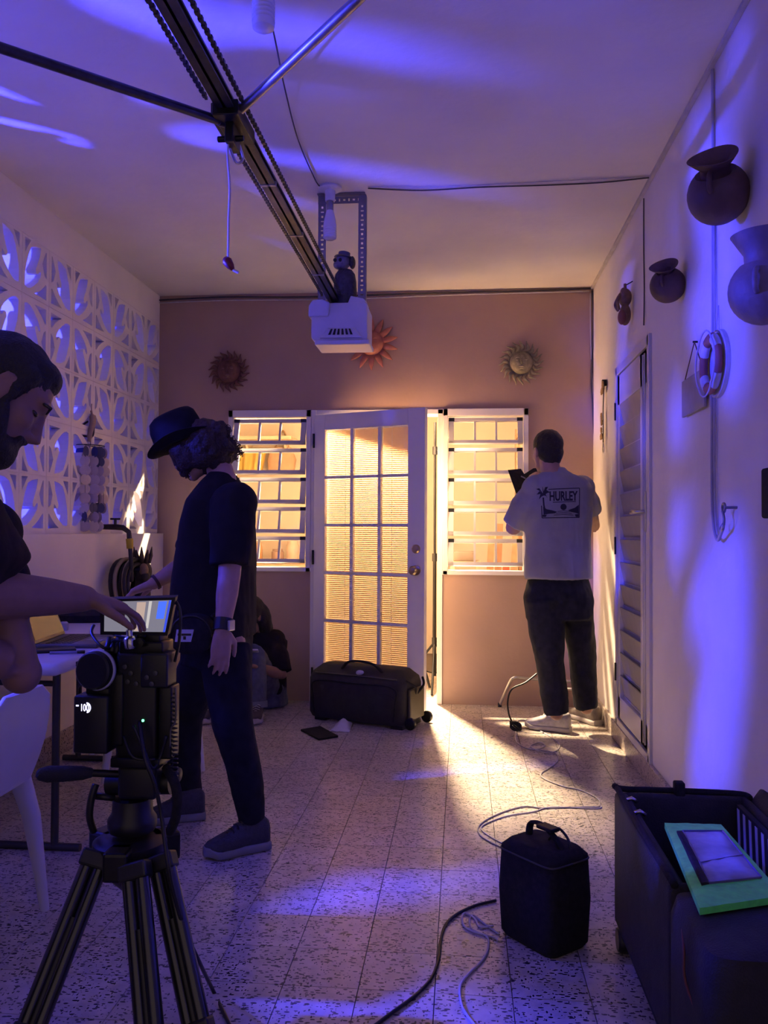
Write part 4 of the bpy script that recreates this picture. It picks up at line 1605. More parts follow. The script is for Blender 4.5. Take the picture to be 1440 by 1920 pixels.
def sheet(corners, th, name, m, label, cat, bulge=0.0):
    pts = [Vector(p) for p in corners]
    n = 8
    vs, fs = [], []
    for lay in (0, 1):
        for i in range(n + 1):
            for j in range(n + 1):
                u, v_ = i / n, j / n
                p = pts[0].lerp(pts[1], u).lerp(pts[3].lerp(pts[2], u), v_)
                hgt = bulge * math.sin(PI * u) * math.sin(PI * v_) + bulge * 0.4 * pnoise(Vector((u * 3, v_ * 3, pts[0].x * 9)))
                hgt = max(hgt, 0)
                vs.append(p + Vector((0, 0, hgt + (th if lay else 0.0005))))
    m_ = (n + 1) ** 2
    for lay in (0, 1):
        for i in range(n):
            for j in range(n):
                a = lay * m_ + i * (n + 1) + j
                fs.append((a, a + 1, a + n + 2, a + n + 1))
    ring = [i * (n + 1) for i in range(n)] + [n * (n + 1) + j for j in range(n)] + [i * (n + 1) + n for i in range(n, 0, -1)] + list(range(n, 0, -1))
    for k in range(len(ring)):
        a, b2 = ring[k], ring[(k + 1) % len(ring)]
        fs.append((a, b2, b2 + m_, a + m_))
    return solo(MB().add(vs, fs), name, m, label, cat, smooth=50)


sheet([atZ(564, 1371, 0), atZ(598, 1389, 0), atZ(634, 1383, 0), atZ(600, 1365, 0)], 0.012, 'cloth_pouch', NYLON, 'flat black pouch lying on floor before the wheeled bag', 'pouch', 0.006)
sheet([atZ(618, 1373, 0), atZ(655, 1373, 0), atZ(661, 1357, 0), atZ(632, 1358, 0)], 0.004, 'plastic_bag', mat('crumpled_white', (0.58, 0.55, 0.66), 0.6, var=0.1), 'crumpled white plastic bag on floor next to black pouch', 'plastic bag', 0.05)

# folding chair legs behind the man at the right window
fY = 5.72
t_ = thing('folding_stool', 'folded metal tube stool leaning at tan wall behind the man', 'stool', at(1010, 1320, fY))
a0, a1, a2, a3 = atZ(937, 1322, 0.012), at(958, 1274, fY + 0.04), at(1090, 1281, fY + 0.04), atZ(1108, 1335, 0.012)
b = MB()
b.tube(catmull([a0, a0.lerp(a1, .75), a1 + Vector((.02, 0, .012)), a1.lerp(a2, .25) + Vector((0, 0, .012)), a1.lerp(a2, .8) + Vector((0, 0, .008)), a2, a3], 6), 0.011, 10)
b.build('leg_tube', CHROME, t_, smooth=True)
b = MB()
b.tube([at(1062, 1292, fY - .02), at(1105, 1292, fY - .02)], 0.010, 10)
b.build('cross_tube', CHROME, t_, smooth=True)
for q in (a0, a3):
    MB().cyl(q + Vector((0, 0, -.012)), q + Vector((0, 0, .015)), 0.014, seg=10).build('rubber_foot', BLACK, t_)

# ================================================================== BLACK CUBE BAG AND CABLES ON THE FLOOR
kl, kf, kr = atZ(932, 1748, 0), atZ(1034, 1806, 0), atZ(1098, 1778, 0)
t_ = thing('cube_bag', 'upright black padded bag with top handle on the floor', 'bag', kf)
wv, dv_ = kl - kf, kr - kf
ang = math.atan2(wv.y, wv.x) + PI
M_ = TR(kl, ang)
kw = wv.length
kd = 0.17
kh = 0.285
b = MB(M_)
b.loft([((kw / 2, kd / 2, 0.0), (kw / 2 - .01, 0, 0), (0, kd / 2 - .01, 0)), ((kw / 2, kd / 2, 0.015), (kw / 2, 0, 0), (0, kd / 2, 0)), ((kw / 2, kd / 2, 0.14), (kw / 2 + .006, 0, 0), (0, kd / 2 + .006, 0)),
        ((kw / 2, kd / 2, kh - .02), (kw / 2, 0, 0), (0, kd / 2, 0)), ((kw / 2, kd / 2, kh), (kw / 2 - .02, 0, 0), (0, kd / 2 - .02, 0))], 32, 7)
b.build('bag_body', NYLON, t_, smooth=45)
b = MB(M_)
b.tube(catmull([(kw * .18, kd * .55, kh - .01), (kw * .22, kd * .55, kh + .035), (kw * .45, kd * .52, kh + .045), (kw * .72, kd * .5, kh + .02), (kw * .84, kd * .5, kh - .01)], 6), 0.011, 8, squash=(Vector((0, 0, 1)), 0.5))
b.build('top_handle', NYLON, t_, smooth=True)
b = MB(M_)
b.tube(catmull([(kw * .5, kd * .62, kh), (kw * .6, kd * .68, kh + .04), (kw * .8, kd * .66, kh + .025), (kw * .9, kd * .6, kh - .005)], 5), 0.004, 7)
b.build('zip_pull_cord', BLACK, t_, smooth=True)
MB(M_).box((kw * .42, kd * .40, kh + .038), (kw * .7, kd * .62, kh + .05)).build('handle_wrap', BLACK, t_, bevel=0.003)
b = MB(M_)
b.tube([(kw / 2 + (kw / 2 + .001) * math.copysign(abs(math.cos(a_)) ** (2 / 7), math.cos(a_)), kd / 2 + (kd / 2 + .001) * math.copysign(abs(math.sin(a_)) ** (2 / 7), math.sin(a_)), kh - .03) for a_ in [2 * PI * i / 48 for i in range(49)]], 0.003, 6)
b.build('zip', MATS['zip_grey'], t_, smooth=True)
p = atZ(1062, 1606, 0.0)
pb = Vector((kr.x + 0.02, kr.y + 0.22, 0))
solo(MB(TR(atZ(1078, 1660, 0.0), 0.5)).rbox((-.03, -.02, 0), (.03, .02, .10), 0.006), 'power_adapter', mat('adapter_white', (0.6, 0.58, 0.62), 0.4), 'white power adapter standing behind the black cube bag', 'adapter')

CWH = mat('white_floor_cable', (0.52, 0.49, 0.55), 0.5)


def floor_cable(px, r, m, label, n=6, lift=0.0):
    pts = [atZ(x, y, r + 0.0005) for x, y in px]
    return solo(MB().tube(catmull(pts, n), r, 8), 'floor_cable', m, label, 'cable', smooth=True)


floor_cable([(700, 1925), (740, 1895), (780, 1865), (808, 1835), (822, 1800), (826, 1765), (835, 1735), (855, 1715), (890, 1698), (930, 1688)], 0.0045, BLACK, 'black cable from the cube bag towards the lower picture edge')
floor_cable([(893, 1925), (868, 1890), (863, 1850), (880, 1825), (905, 1800), (916, 1775), (912, 1755), (890, 1748), (872, 1738), (866, 1722), (872, 1712), (890, 1722), (900, 1738), (925, 1736)], 0.0035, CWH, 'white looped cable at the foot of the cube bag')
floor_cable([(935, 1765), (925, 1757), (905, 1752), (885, 1742), (880, 1725), (888, 1716), (905, 1730), (922, 1742), (936, 1752)], 0.0032, MATS['grey_cable'], 'pale grey cable knot beside the cube bag')
floor_cable([(955, 1595), (918, 1578), (900, 1565), (897, 1550), (915, 1535), (950, 1520), (985, 1512), (1015, 1515), (1050, 1514), (1100, 1513), (1123, 1512), (1121, 1498), (1090, 1482), (1055, 1474), (1020, 1460), (1015, 1450), (1030, 1440), (1046, 1426), (1040, 1412), (1010, 1406)], 0.0032, MATS['grey_cable'], 'long grey cable snaking from cube bag across the floor')
floor_cable([(960, 1590), (925, 1572), (903, 1556), (910, 1545), (950, 1530), (1000, 1522), (1035, 1513), (1120, 1516), (1124, 1507)], 0.0028, CWH, 'thin white cable running beside the long grey cable')
floor_cable([(967, 1372), (968, 1390), (985, 1402), (1005, 1405), (1022, 1398), (1010, 1392), (995, 1400), (1025, 1412), (1045, 1406), (1048, 1394), (1030, 1380), (1012, 1370)], 0.003, CWH, 'white cable tangle on floor before the man in grey shirt')
floor_cable([(962, 1362), (975, 1350), (1005, 1352), (1050, 1350), (1075, 1356)], 0.003, CWH, 'short white cable beside the black cable coil', 4)
# black mains cable with coil
kp = [at(1008, 1262, 5.30), at(985, 1280, 5.26), at(960, 1292, 5.24), at(952, 1315, 5.22), at(955, 1342, 5.2), atZ(965, 1360, .006)]
t_ = thing('mains_cable', 'black mains cable hanging down to a coil by the sneakers', 'cable', atZ(966, 1368, 0))
MB().tube(catmull(kp, 6), 0.0055, 8).build('hanging_length', BLACK, t_, smooth=True)
cc = atZ(967, 1364, 0.02)
for k in range(3):
    pts = [cc + Vector((0.032 * math.cos(a + k), 0.012 * math.sin(a) + .008 * k, 0.022 * math.sin(a + .4 * k) + 0.008)) for a in [2 * PI * i / 16 for i in range(17)]]
    MB().tube(pts, 0.0055, 8).build('coil_turn', BLACK, t_, smooth=True)

# ================================================================== EQUIPMENT CASES ON THE RIGHT
CASE = mat('case_cloth', (0.020, 0.018, 0.020), 0.75, var=0.3, scale=25, bump=0.3, bscale=220)
INNER = mat('case_lining', (0.012, 0.012, 0.016), 0.9)
ca = atZ(1151, 1483, 0.44)              # far left upper corner
cy1 = ca.y
cy0 = cy1 - 0.66
cx0, cx1 = ca.x, XR - 0.075
t_ = thing('open_equipment_case', 'open black roller case with white striped insert by the wall', 'equipment case', ((cx0 + cx1) / 2, (cy0 + cy1) / 2, 0))
z0, z1 = 0.075, 0.44
th = 0.024
MB().rbox((cx0, cy0, z0), (cx0 + th * 1.6, cy1, z1), 0.012).build('side_wall', CASE, t_, smooth=45)
MB().rbox((cx1 - th, cy0, z0), (cx1, cy1, z1), 0.012).build('side_wall', CASE, t_, smooth=45)
MB().rbox((cx0 + .02, cy1 - th, z0), (cx1 - .01, cy1 + 0.001, z1), 0.012).build('end_wall', CASE, t_, smooth=45)
MB().rbox((cx0 + .02, cy0, z0), (cx1 - .01, cy0 + th, z1), 0.012).build('end_wall', CASE, t_, smooth=45)
MB().rbox((cx0, cy0, z0 - .01), (cx1, cy1, z0 + .02), 0.012).build('case_floor', INNER, t_, smooth=45)
b = MB()
b.tube(catmull([(cx0 + .012, cy0, z1), (cx0 + .012, cy1 - .02, z1 + .004), (cx0 + .04, cy1, z1 + .006), (cx1 - .04, cy1, z1 + .004), (cx1, cy1 - .03, z1)], 6), 0.009, 8)
b.build('rim_piping', NYLON, t_, smooth=True)
for y in (cy0 + .12, cy1 - .06):
    MB().lathe([(0, -.02), (.03, -.02), (.036, -.012), (.036, .012), (.03, .02), (0, .02)], (cx0 + .018, y, .037), (1, 0, 0), 20).build('wheel', BLACK, t_, smooth=40)
    MB().box((cx0 + .005, y - .035, .04), (cx0 + .08, y + .035, z0)).build('wheel_housing', BLACK, t_, bevel=.006)
for y in (cy0 + .12, cy1 - .06):
    MB().box((cx1 - .12, y - .03, .0), (cx1 - .05, y + .03, z0)).build('foot', BLACK, t_)
MB().rbox((cx0 + .17, cy1 - .02, z1 - .04), (cx0 + .20, cy1 + .012, z1 + .035), .006).build('grab_tab', NYLON, t_, smooth=45)
for k, y in enumerate((cy1 - .09, cy1 - .2)):
    MB().tube([(cx0 + .01, y, z1 - .002), (cx0 + .03, y - .02, z1 + .014), (cx0 + .045, y - .01, z1 + .002)], 0.006, 7).build('zip_pull', CHROME, t_, smooth=True)
# contents
MB().tube([(cx0 + .20, cy1 - .10, z1 - .12), (cx0 + .25, cy1 - .34, z1 - .08)], 0.028, 16).build('rolled_gel', mat('gel_roll', (0.30, 0.29, 0.42), 0.35), t_, smooth=40)
STR = mat('insert_white', (0.6, 0.58, 0.66), 0.6)
ins = MB().box((cx1 - .045, cy1 - .34, z1 - .14), (cx1 - .030, cy1 - .05, z1 - .012)).build('striped_insert', INNER, t_)
for k in range(6):
    y = cy1 - .07 - k * .048
    MB().add([(cx1 - .0462, y, z1 - .13), (cx1 - .0462, y - .018, z1 - .13), (cx1 - .0462, y - .006, z1 - .02), (cx1 - .0462, y + .012, z1 - .02), (cx1 - .0445, y, z1 - .13), (cx1 - .0445, y - .018, z1 - .13), (cx1 - .0445, y - .006, z1 - .02), (cx1 - .0445, y + .012, z1 - .02)],
             [(0, 1, 2, 3), (4, 5, 6, 7), (0, 1, 5, 4), (1, 2, 6, 5), (2, 3, 7, 6), (3, 0, 4, 7)]).build('white_stripe', STR, ins)
# lid thrown back against the wall
b = MB()
lid = [(cx1 - .005, z1 - .02), (cx1 + .030, z1 + .03), (cx1 + .062, z1 + .01), (cx1 + .066, z1 - .16), (cx1 + .04, z1 - .2), (cx1 + .02, z1 - .1)]
b.prism([(x, cy0 - .02, z) for x, z in lid], (0, cy1 - cy0 + .0, 0))
b.build('lid', CASE, t_, bevel=0.008)

# near case, closed, with the green edged pouch on it
nz = 0.45
n0 = atZ(1246, 1553, nz)
n1 = atZ(1312, 1716, nz)
t_ = thing('closed_equipment_case', 'closed black roller case with red seam in front corner', 'equipment case', (0.66, (n0.y + n1.y) / 2, 0))
ny1 = cy0 - 0.015
ny0 = n1.y - 0.16
nx0 = min(n0.x, n1.x) - 0.03
nx1 = XR - 0.07
b = MB()
c_ = ((nx0 + nx1) / 2, (ny0 + ny1) / 2)
hx_, hy_ = (nx1 - nx0) / 2, (ny1 - ny0) / 2
b.loft([((*c_, 0.07), (hx_ - .015, 0, 0), (0, hy_ - .015, 0)), ((*c_, 0.085), (hx_, 0, 0), (0, hy_, 0)), ((*c_, nz - .05), (hx_, 0, 0), (0, hy_, 0)), ((*c_, nz - .012), (hx_ - .01, 0, 0), (0, hy_ - .01, 0)), ((*c_, nz - .004), (hx_ - .035, 0, 0), (0, hy_ - .035, 0))], 44, 9)
b.build('case_body', mat('case_cloth_black', (0.014, 0.013, 0.015), 0.8, var=0.3, scale=25, bump=0.3, bscale=220), t_, smooth=45)
b = MB()
b.tube(catmull([(nx0 + .02, ny1 - .05, nz - .02), (nx0 - .002, ny0 + hy_, nz - .06), (nx0 - .002, ny0 + .12, nz - .13), (nx0 + .04, ny0 - .003, nz - .2), (nx0 + .1, ny0 - .004, nz - .22)], 6), 0.0028, 7)
b.build('red_seam', mat('dull_red', (0.12, 0.03, 0.025), 0.6), t_, smooth=True)
MB().box((nx0 + .14, ny0 - .012, nz - .155), (nx0 + .155, ny0 - .001, nz - .115)).build('zip_tag', CHROME, t_, bevel=0.002)
for y in (ny0 + .15, ny1 - .12):
    MB().lathe([(0, -.03), (.03, -.03), (.038, -.02), (.038, .02), (.03, .03), (0, .03)], (nx0 - .02, y, .039), (1, 0, 0), 20).build('wheel', BLACK, t_, smooth=40)
    MB().box((nx0 - .02, y - .03, .04), (nx0 + .06, y + .03, .09)).build('wheel_housing', BLACK, t_, bevel=.006)
    MB().box((nx1 - .1, y - .03, .0), (nx1 - .04, y + .03, .075)).build('foot', BLACK, t_)
# pouch
GREEN = mat('green_nylon', (0.12, 0.80, 0.13), 0.55, var=0.15, scale=40, bump=0.3, bscale=60)
n2, n3 = atZ(1352, 1556, nz), atZ(1470, 1692, nz)
t_ = thing('clear_window_pouch', 'green edged pouch with clear window lying on closed case', 'pouch', n0.lerp(n3, .5))


def quad(u, v_):
    return n0.lerp(n2, u).lerp(n1.lerp(n3, u), v_)


def qpatch(u0, u1, v0, v1, zlo, zhi, name, m, puff=0.0, n=10):
    vs, fs = [], []
    for lay in (0, 1):
        for i in range(n + 1):
            for j in range(n + 1):
                u, v_ = u0 + (u1 - u0) * i / n, v0 + (v1 - v0) * j / n
                p = quad(u, v_)
                e = 1 - (2 * i / n - 1) ** 6 if puff else 0
                e2 = 1 - (2 * j / n - 1) ** 6 if puff else 0
                zz = zhi + puff * min(e, e2) + (0.002 * pnoise(Vector((u * 14, v_ * 14, 1))) if puff else 0) if lay else zlo
                vs.append(Vector((p.x, p.y, nz + zz)))
    m_ = (n + 1) ** 2
    for lay in (0, 1):
        for i in range(n):
            for j in range(n):
                a = lay * m_ + i * (n + 1) + j
                fs.append((a, a + 1, a + n + 2, a + n + 1))
    ring = [i * (n + 1) for i in range(n)] + [n * (n + 1) + j for j in range(n)] + [i * (n + 1) + n for i in range(n, 0, -1)] + list(range(n, 0, -1))
    for k in range(len(ring)):
        a, b2 = ring[k], ring[(k + 1) % len(ring)]
        fs.append((a, b2, b2 + m_, a + m_))
    return MB().add(vs, fs).build(name, m, t_, smooth=50)


qpatch(0, 1, 0, 1, 0.0, 0.014, 'green_panel', GREEN, 0.006)
wm = mat('clear_vinyl', (0.16, 0.17, 0.24), 0.18, var=0.5, scale=9, spec=0.8)
win = qpatch(0.22, 0.88, 0.17, 0.82, 0.014, 0.022, 'clear_window', wm, 0.003)
qpatch(0.12, 0.215, 0.17, 0.82, 0.014, 0.024, 'zip_strip', NYLON, 0.002)
b = MB()
ed = [quad(.22, .17), quad(.88, .17), quad(.88, .82), quad(.22, .82), quad(.22, .17)]
b.tube([Vector((p.x, p.y, nz + .0225)) for p in ed], 0.0022, 6)
b.build('window_binding', mat('violet_binding', (0.10, 0.08, 0.2), 0.5), win)
b = MB()
ed = [quad(.23, .60), quad(.87, .54)]
b.tube([Vector((p.x, p.y, nz + .025)) for p in ed], 0.0012, 6)
b.build('fold_line', MATS['violet_binding'], win)
# ================================================================== FILM CAMERA ON TRIPOD
RY = 2.0
rig = thing('film_camera', 'black film camera rig with small monitor and battery on tripod', 'camera', at(245, 1425, RY))


def rb(px0, py0, px1, py1, y0, y1, name, m, r=0.006, parent=None, tilt=None):
    a, c_ = at(px0, py1, y0), at(px1, py0, y0)
    return MB().rbox((a.x, y0, a.z), (c_.x, y1, c_.z), r).build(name, m, parent or rig, smooth=45)


body = rb(214, 1222, 296, 1425, RY + 0.0, RY + 0.11, 'camera_body', BLACK, 0.012)
rb(200, 1262, 232, 1400, RY - 0.005, RY + 0.10, 'battery_mount', BLACKM, 0.008)
bat = rb(136, 1306, 202, 1413, RY - 0.03, RY + 0.06, 'battery', mat('battery_black', (0.008, 0.008, 0.010), 0.4, var=0.3), 0.006)
rb(160, 1290, 205, 1310, RY + 0.0, RY + 0.06, 'wheel_bracket', BLACKM, 0.004)
# charge display
GLOW = mat('display_glow', (0.6, 0.6, 1.0), 0.5, emit=(0.72, 0.70, 1.0), estr=1.6)
ys = RY - 0.0312
p0 = at(150, 1333, ys)
vs, fs = text_mesh('100', (at(150, 1320, ys).z - p0.z) * 1.45, 0.0002, 0.0004)
d = MB()
d.add([p0 + Vector((v.x * 0.62, -v.z, v.y)) for v in vs], fs)
d.build('charge_digits', GLOW, bat)
q0, q1 = at(142.5, 1322.5, ys), at(147.5, 1323.5, ys)
MB().box((q0.x, ys - .0006, q1.z - .0012), (q1.x, ys, q0.z + .0012)).build('charge_dash', GLOW, bat)
ac, ar = at(162.5, 1327, ys), 9 * RY / FPX
MB().tube([ac + Vector((ar * .8 * math.cos(a), 0, ar * math.sin(a))) for a in [-PI / 2 + 0.1 + i * (PI * 0.98) / 10 for i in range(11)]], 0.0016, 6).build('charge_ring', GLOW, bat)
# follow focus wheel with white marking ring
ax = Vector((-0.16, -1, 0.06)).normalized()
wc = at(184, 1256, RY)
u = RY / FPX
fw = MB().lathe([(0, 0.028), (33 * u, 0.028), (36.5 * u, 0.024), (37 * u, 0.004), (0, 0.004)], wc, ax, 36).build('focus_wheel', BLACK, rig, smooth=40)
MB().lathe([(0, -.004), (37 * u, -.004), (39.5 * u, 0.0), (39.5 * u, 0.006), (37.5 * u, 0.009), (0, 0.009)], wc, ax, 36).build('marking_ring', mat('ring_white', (0.5, 0.5, 0.6), 0.4), fw, smooth=40)
MB().lathe([(0, -.05), (30 * u, -.05), (36 * u, -.036), (36 * u, -.008), (0, -.004)], wc, ax, 32).build('wheel_hub', BLACKM, fw, smooth=40)
MB().tube([wc + Vector((.01, .03, 0)), at(225, 1262, RY + .05)], 0.018, 12).build('wheel_shaft', BLACKM, fw, smooth=True)
# cage and connectors on the right
rb(296, 1288, 322, 1424, RY - 0.01, RY + 0.05, 'side_cage', BLACKM, 0.005)
b = MB()
b.tube(catmull([at(329, 1290, RY - .012), at(330, 1330, RY - .012), at(328, 1355, RY - .012), at(320, 1368, RY - .012), at(319, 1400, RY - .012)], 5), 0.0025, 6)
b.build('cage_edge', mat('worn_edge', (0.10, 0.095, 0.10), 0.35, metal=0.6), rig, smooth=True)
rb(262, 1226, 314, 1290, RY - 0.02, RY + 0.05, 'recorder', BLACK, 0.006)
for k, (x, y) in enumerate(((235, 1250), (246, 1262), (240, 1278), (256, 1282), (276, 1270), (285, 1282), (292, 1262))):
    MB().lathe([(0, 0), (.006, 0), (.006, .004), (0, .005)], at(x, y, RY - .021 if x > 266 else RY - .001), (0, -1, 0), 12).build('button', mat('button_grey', (0.05, 0.05, 0.055), 0.35), body)
MB().lathe([(0, 0), (.0034, 0), (.003, .002), (0, .003)], at(268, 1351, RY - .001), (0, -1, 0), 12).build('status_light', mat('green_led', (0.1, 0.7, 0.3), 0.4, emit=(0.15, 1.0, 0.4), estr=3.5), body)
# top plate, handle, blue lit clamp knob
rb(222, 1204, 305, 1226, RY - .0, RY + .08, 'top_plate', BLACKM, 0.005)
rb(250, 1186, 300, 1206, RY + .02, RY + .08, 'handle_block', BLACK, 0.005)
MB().lathe([(0, 0), (.014, 0), (.016, .004), (.016, .024), (.012, .03), (.009, .031), (.009, .045), (.004, .05), (0, .05)], at(246, 1216, RY - .01), (-.1, 0, 1), 20).build('clamp_knob', mat('polished_steel', (0.5, 0.5, 0.55), 0.18, metal=1.0), rig, smooth=40)
MB().lathe([(0, 0), (.012, 0), (.012, .012), (0, .013)], at(263, 1205, RY - .012), (0, -1, 0), 18).build('clamp_end', BLACKM, rig, smooth=40)
rb(206, 1200, 245, 1226, RY + .03, RY + .09, 'matte_box_arm', BLACKM, 0.005)
for k in range(5):
    MB().tube([at(200 + k * 9, 1226 - 3 * (k % 2), RY + .02), at(206 + k * 9, 1196 + 4 * (k % 2), RY + .045)], 0.008, 8).build('gear_tooth', BLACK, rig, smooth=True)
# lens pointing away from us into the room
lc = at(262, 1330, RY + .16)
MB().lathe([(0, 0), (.045, 0), (.05, .03), (.048, .09), (.055, .10), (.055, .15), (.05, .16), (0, .155)], lc, (0, 1, 0), 28).build('lens', BLACK, rig, smooth=40)
# monitor: tilted screen showing the picture
m0, m1, m2, m3 = at(188, 1124, RY - .02), at(329, 1120, RY - .02), at(314, 1192, RY + .0), at(188, 1190, RY + .0)


def mq(u_, v_, off=0.0):
    p = m0.lerp(m1, u_).lerp(m3.lerp(m2, u_), v_)
    n_ = (m1 - m0).cross(m3 - m0).normalized()
    if n_.y > 0:
        n_ = -n_
    return p + n_ * off


def slab(u0, u1, v0, v1, o0, o1, name, m, par):
    vs = [mq(a, b_, o) for o in (o0, o1) for a, b_ in ((u0, v0), (u1, v0), (u1, v1), (u0, v1))]
    return MB().add(vs, [(0, 1, 2, 3), (4, 5, 6, 7), (0, 1, 5, 4), (1, 2, 6, 5), (2, 3, 7, 6), (3, 0, 4, 7)]).build(name, m, par)


mon = slab(0, 1, 0, 1, -0.02, 0.0, 'monitor', BLACK, rig)


def emis(name, col, s):
    return mat(name, [c * 0.2 for c in col], 0.3, emit=col, estr=s, var=0.1, scale=40)


slab(0.06, 0.955, 0.07, 0.90, 0.0, 0.0012, 'screen', emis('screen_grey', (0.20, 0.19, 0.24), 0.9), mon)
scr = mon
slab(0.50, 0.62, 0.10, 0.88, 0.0012, 0.0016, 'screen_tan_strip', emis('screen_tan', (0.45, 0.33, 0.28), 1.0), mon)
slab(0.66, 0.70, 0.08, 0.80, 0.0012, 0.0016, 'screen_pale_strip', emis('screen_pale', (0.5, 0.47, 0.45), 1.0), mon)
slab(0.79, 0.90, 0.09, 0.55, 0.0012, 0.0016, 'screen_blue_strip', emis('screen_blue', (0.06, 0.14, 0.85), 1.1), mon)
slab(0.925, 0.955, 0.07, 0.90, 0.0012, 0.0018, 'screen_edge_glow', emis('screen_edge', (0.03, 0.06, 0.6), 1.1), mon)
b = MB()
b.tube([mq(.6, .98, -.01), at(262, 1204, RY + .04)], 0.012, 10)
b.build('monitor_arm', BLACKM, rig, smooth=True)
# cables on the rig
for k, (pts, r) in enumerate((([(176, 1172, .05), (172, 1188, .03), (190, 1212, .0), (206, 1216, .02)], .004), ([(198, 1182, .06), (214, 1190, .03), (236, 1196, .02)], .003),
                              ([(330, 1128, 0), (338, 1150, -.01), (336, 1200, .0), (328, 1240, .02)], .004), ([(148, 1304, .02), (150, 1288, .01), (162, 1282, .0), (172, 1285, .02)], .0025),
                              ([(250, 1360, -.03), (268, 1400, -.04), (285, 1440, -.03), (300, 1420, -.01), (312, 1380, -.015)], .004), ([(232, 1380, -.02), (250, 1420, -.04), (290, 1424, -.03)], .0035))):
    MB().tube(catmull([at(x, y, RY + dy) for x, y, dy in pts], 5), r, 7).build('rig_cable', BLACK, rig, smooth=True)
# curly cord at the right edge
b = MB()
n = 150
b.tube([at(324 + 3.0 * math.sin(k / n * 2), 1300 + 175 * k / n, RY) + Vector((.0075 * math.cos(k * 0.9), .0075 * math.sin(k * 0.9), 0)) for k in range(n)], 0.0022, 6)
b.build('coiled_cord', BLACK, rig, smooth=True)

# ---- tripod
tri = thing('camera_tripod', 'black twin tube tripod with fluid head and pan handle', 'tripod', (at(245, 1590, RY).x, RY, 0))
hc_ = at(248, 1500, RY + .05)
rb(206, 1424, 298, 1440, RY - .02, RY + .10, 'quick_plate', BLACKM, 0.004, tri)
rb(218, 1438, 292, 1500, RY + .0, RY + .09, 'head_body', BLACK, 0.012, tri)
MB().lathe([(0, 0), (.055, 0), (.06, .012), (.06, .03), (.05, .045), (.048, .08), (0, .085)], at(248, 1556, RY + .055), (0, 0, 1), 28).build('pan_base', BLACK, tri, smooth=40)
MB().cyl(at(204, 1468, RY + .06), at(322, 1466, RY + .06), 0.030, seg=22).build('tilt_drum', BLACK, tri, smooth=40)
MB().lathe([(0, 0), (.016, 0), (.018, .006), (.018, .02), (0, .022)], at(322, 1452, RY + .05), (1, -.2, 0), 16).build('drag_knob', BLACKM, tri, smooth=40)
# pan handle to the left
hb0, hb1, hb2 = at(236, 1452, RY + .02), at(165, 1449, RY - .02), at(80, 1452, RY - .07)
pb_ = MB().tube([hb0, hb1], 0.0095, 12).build('pan_bar', BLACKM, tri, smooth=40)
MB().tube([hb1.lerp(hb2, -.02), hb1.lerp(hb2, .1), hb1.lerp(hb2, .55), hb1.lerp(hb2, .9), hb2], [0.013, 0.0165, 0.019, 0.0195, 0.016], 16, dome=True).build('grip', mat('rubber_grip', (0.012, 0.012, 0.018), 0.7, bump=.4, bscale=200), pb_, smooth=True)
# right hand clamp lever, loose strap loops at the left
MB().tube(catmull([at(312, 1440, RY + .02), at(325, 1462, RY - .02), at(332, 1490, RY - .03), at(330, 1530, RY - .02), at(318, 1560, RY)], 5), 0.012, 9).build('safety_strap', NYLON, tri, smooth=True)
MB().tube(catmull([at(180, 1470, RY + .03), at(172, 1495, RY + .02), at(168, 1530, RY + .02), at(176, 1560, RY + .03)], 5), 0.009, 9).build('brake_lever', BLACK, tri, smooth=True)
MB().tube([at(176, 1492, RY + .03), at(215, 1496, RY + .04)], 0.009, 8).build('lever_link', BLACK, tri, smooth=True)
# bowl and spider
bc = at(244, 1590, RY + .05)
MB().lathe([(0, -.10), (.02, -.10), (.045, -.075), (.075, -.04), (.09, .0), (.09, .02), (.075, .03), (0, .03)], bc, (0, 0, 1), 32).build('bowl', BLACK, tri, smooth=40)
for k in range(3):
    a = 0.6 + k * 2.094
    MB().cbox(bc + Vector((.085 * math.cos(a), .085 * math.sin(a), -.005)), (.07, .06, .07), Matrix.Rotation(a, 3, 'Z')).build('leg_hinge', BLACKM, tri, bevel=.008)
feet = [(at(186, 1600, RY - .01), atZ(16, 2035, 0)), (at(252, 1622, RY - .05), atZ(292, 2060, 0)), (at(300, 1606, RY - .0), atZ(390, 2022, 0))]
for top_, ft in feet:
    leg = MB()
    dd = (ft - top_).normalized()
    lat = dd.cross(Vector((0, 1, 0))).normalized()
    k1 = top_.lerp(ft, 0.80)
    for s in (-1, 1):
        leg.tube([top_ + lat * .0165 * s, k1 + lat * .0165 * s], 0.0172, 14)
    lg = leg.build('leg', mat('carbon_tube', (0.012, 0.012, 0.013), 0.22, var=0.2, spec=0.7), tri, smooth=40)
    MB().tube([top_.lerp(ft, .3), top_.lerp(ft, .98)], 0.015, 12).build('inner_tube', BLACKM, lg, smooth=40)
    for q in (0.03, 0.80):
        MB().cbox(top_.lerp(ft, q), (.072, .044, .04), (Matrix((lat, dd.cross(lat), dd)).transposed())).build('leg_clamp', BLACK, lg, bevel=.006)
    MB().lathe([(0, 0), (.022, 0), (.022, .012), (.014, .03), (0, .03)], Vector((ft.x, ft.y, 0.0)), (0, 0, 1), 16).build('rubber_foot', BLACK, lg)
# black cable hanging from the rig to the floor
hang = [at(262, 1352, RY - .02), at(272, 1420, RY - .06), at(290, 1470, RY - .06), at(303, 1530, RY - .05), at(312, 1600, RY - .08), at(322, 1660, RY - .08), at(345, 1740, RY - .06), at(372, 1800, RY - .03)]
fl_ = [atZ(400, 1858, .006), atZ(420, 1900, .006), atZ(440, 1940, .006), atZ(470, 1990, .006)]
cable(hang + fl_, 0.005, BLACK, 'black cable hanging from film camera down to the floor', 'camera_cable')
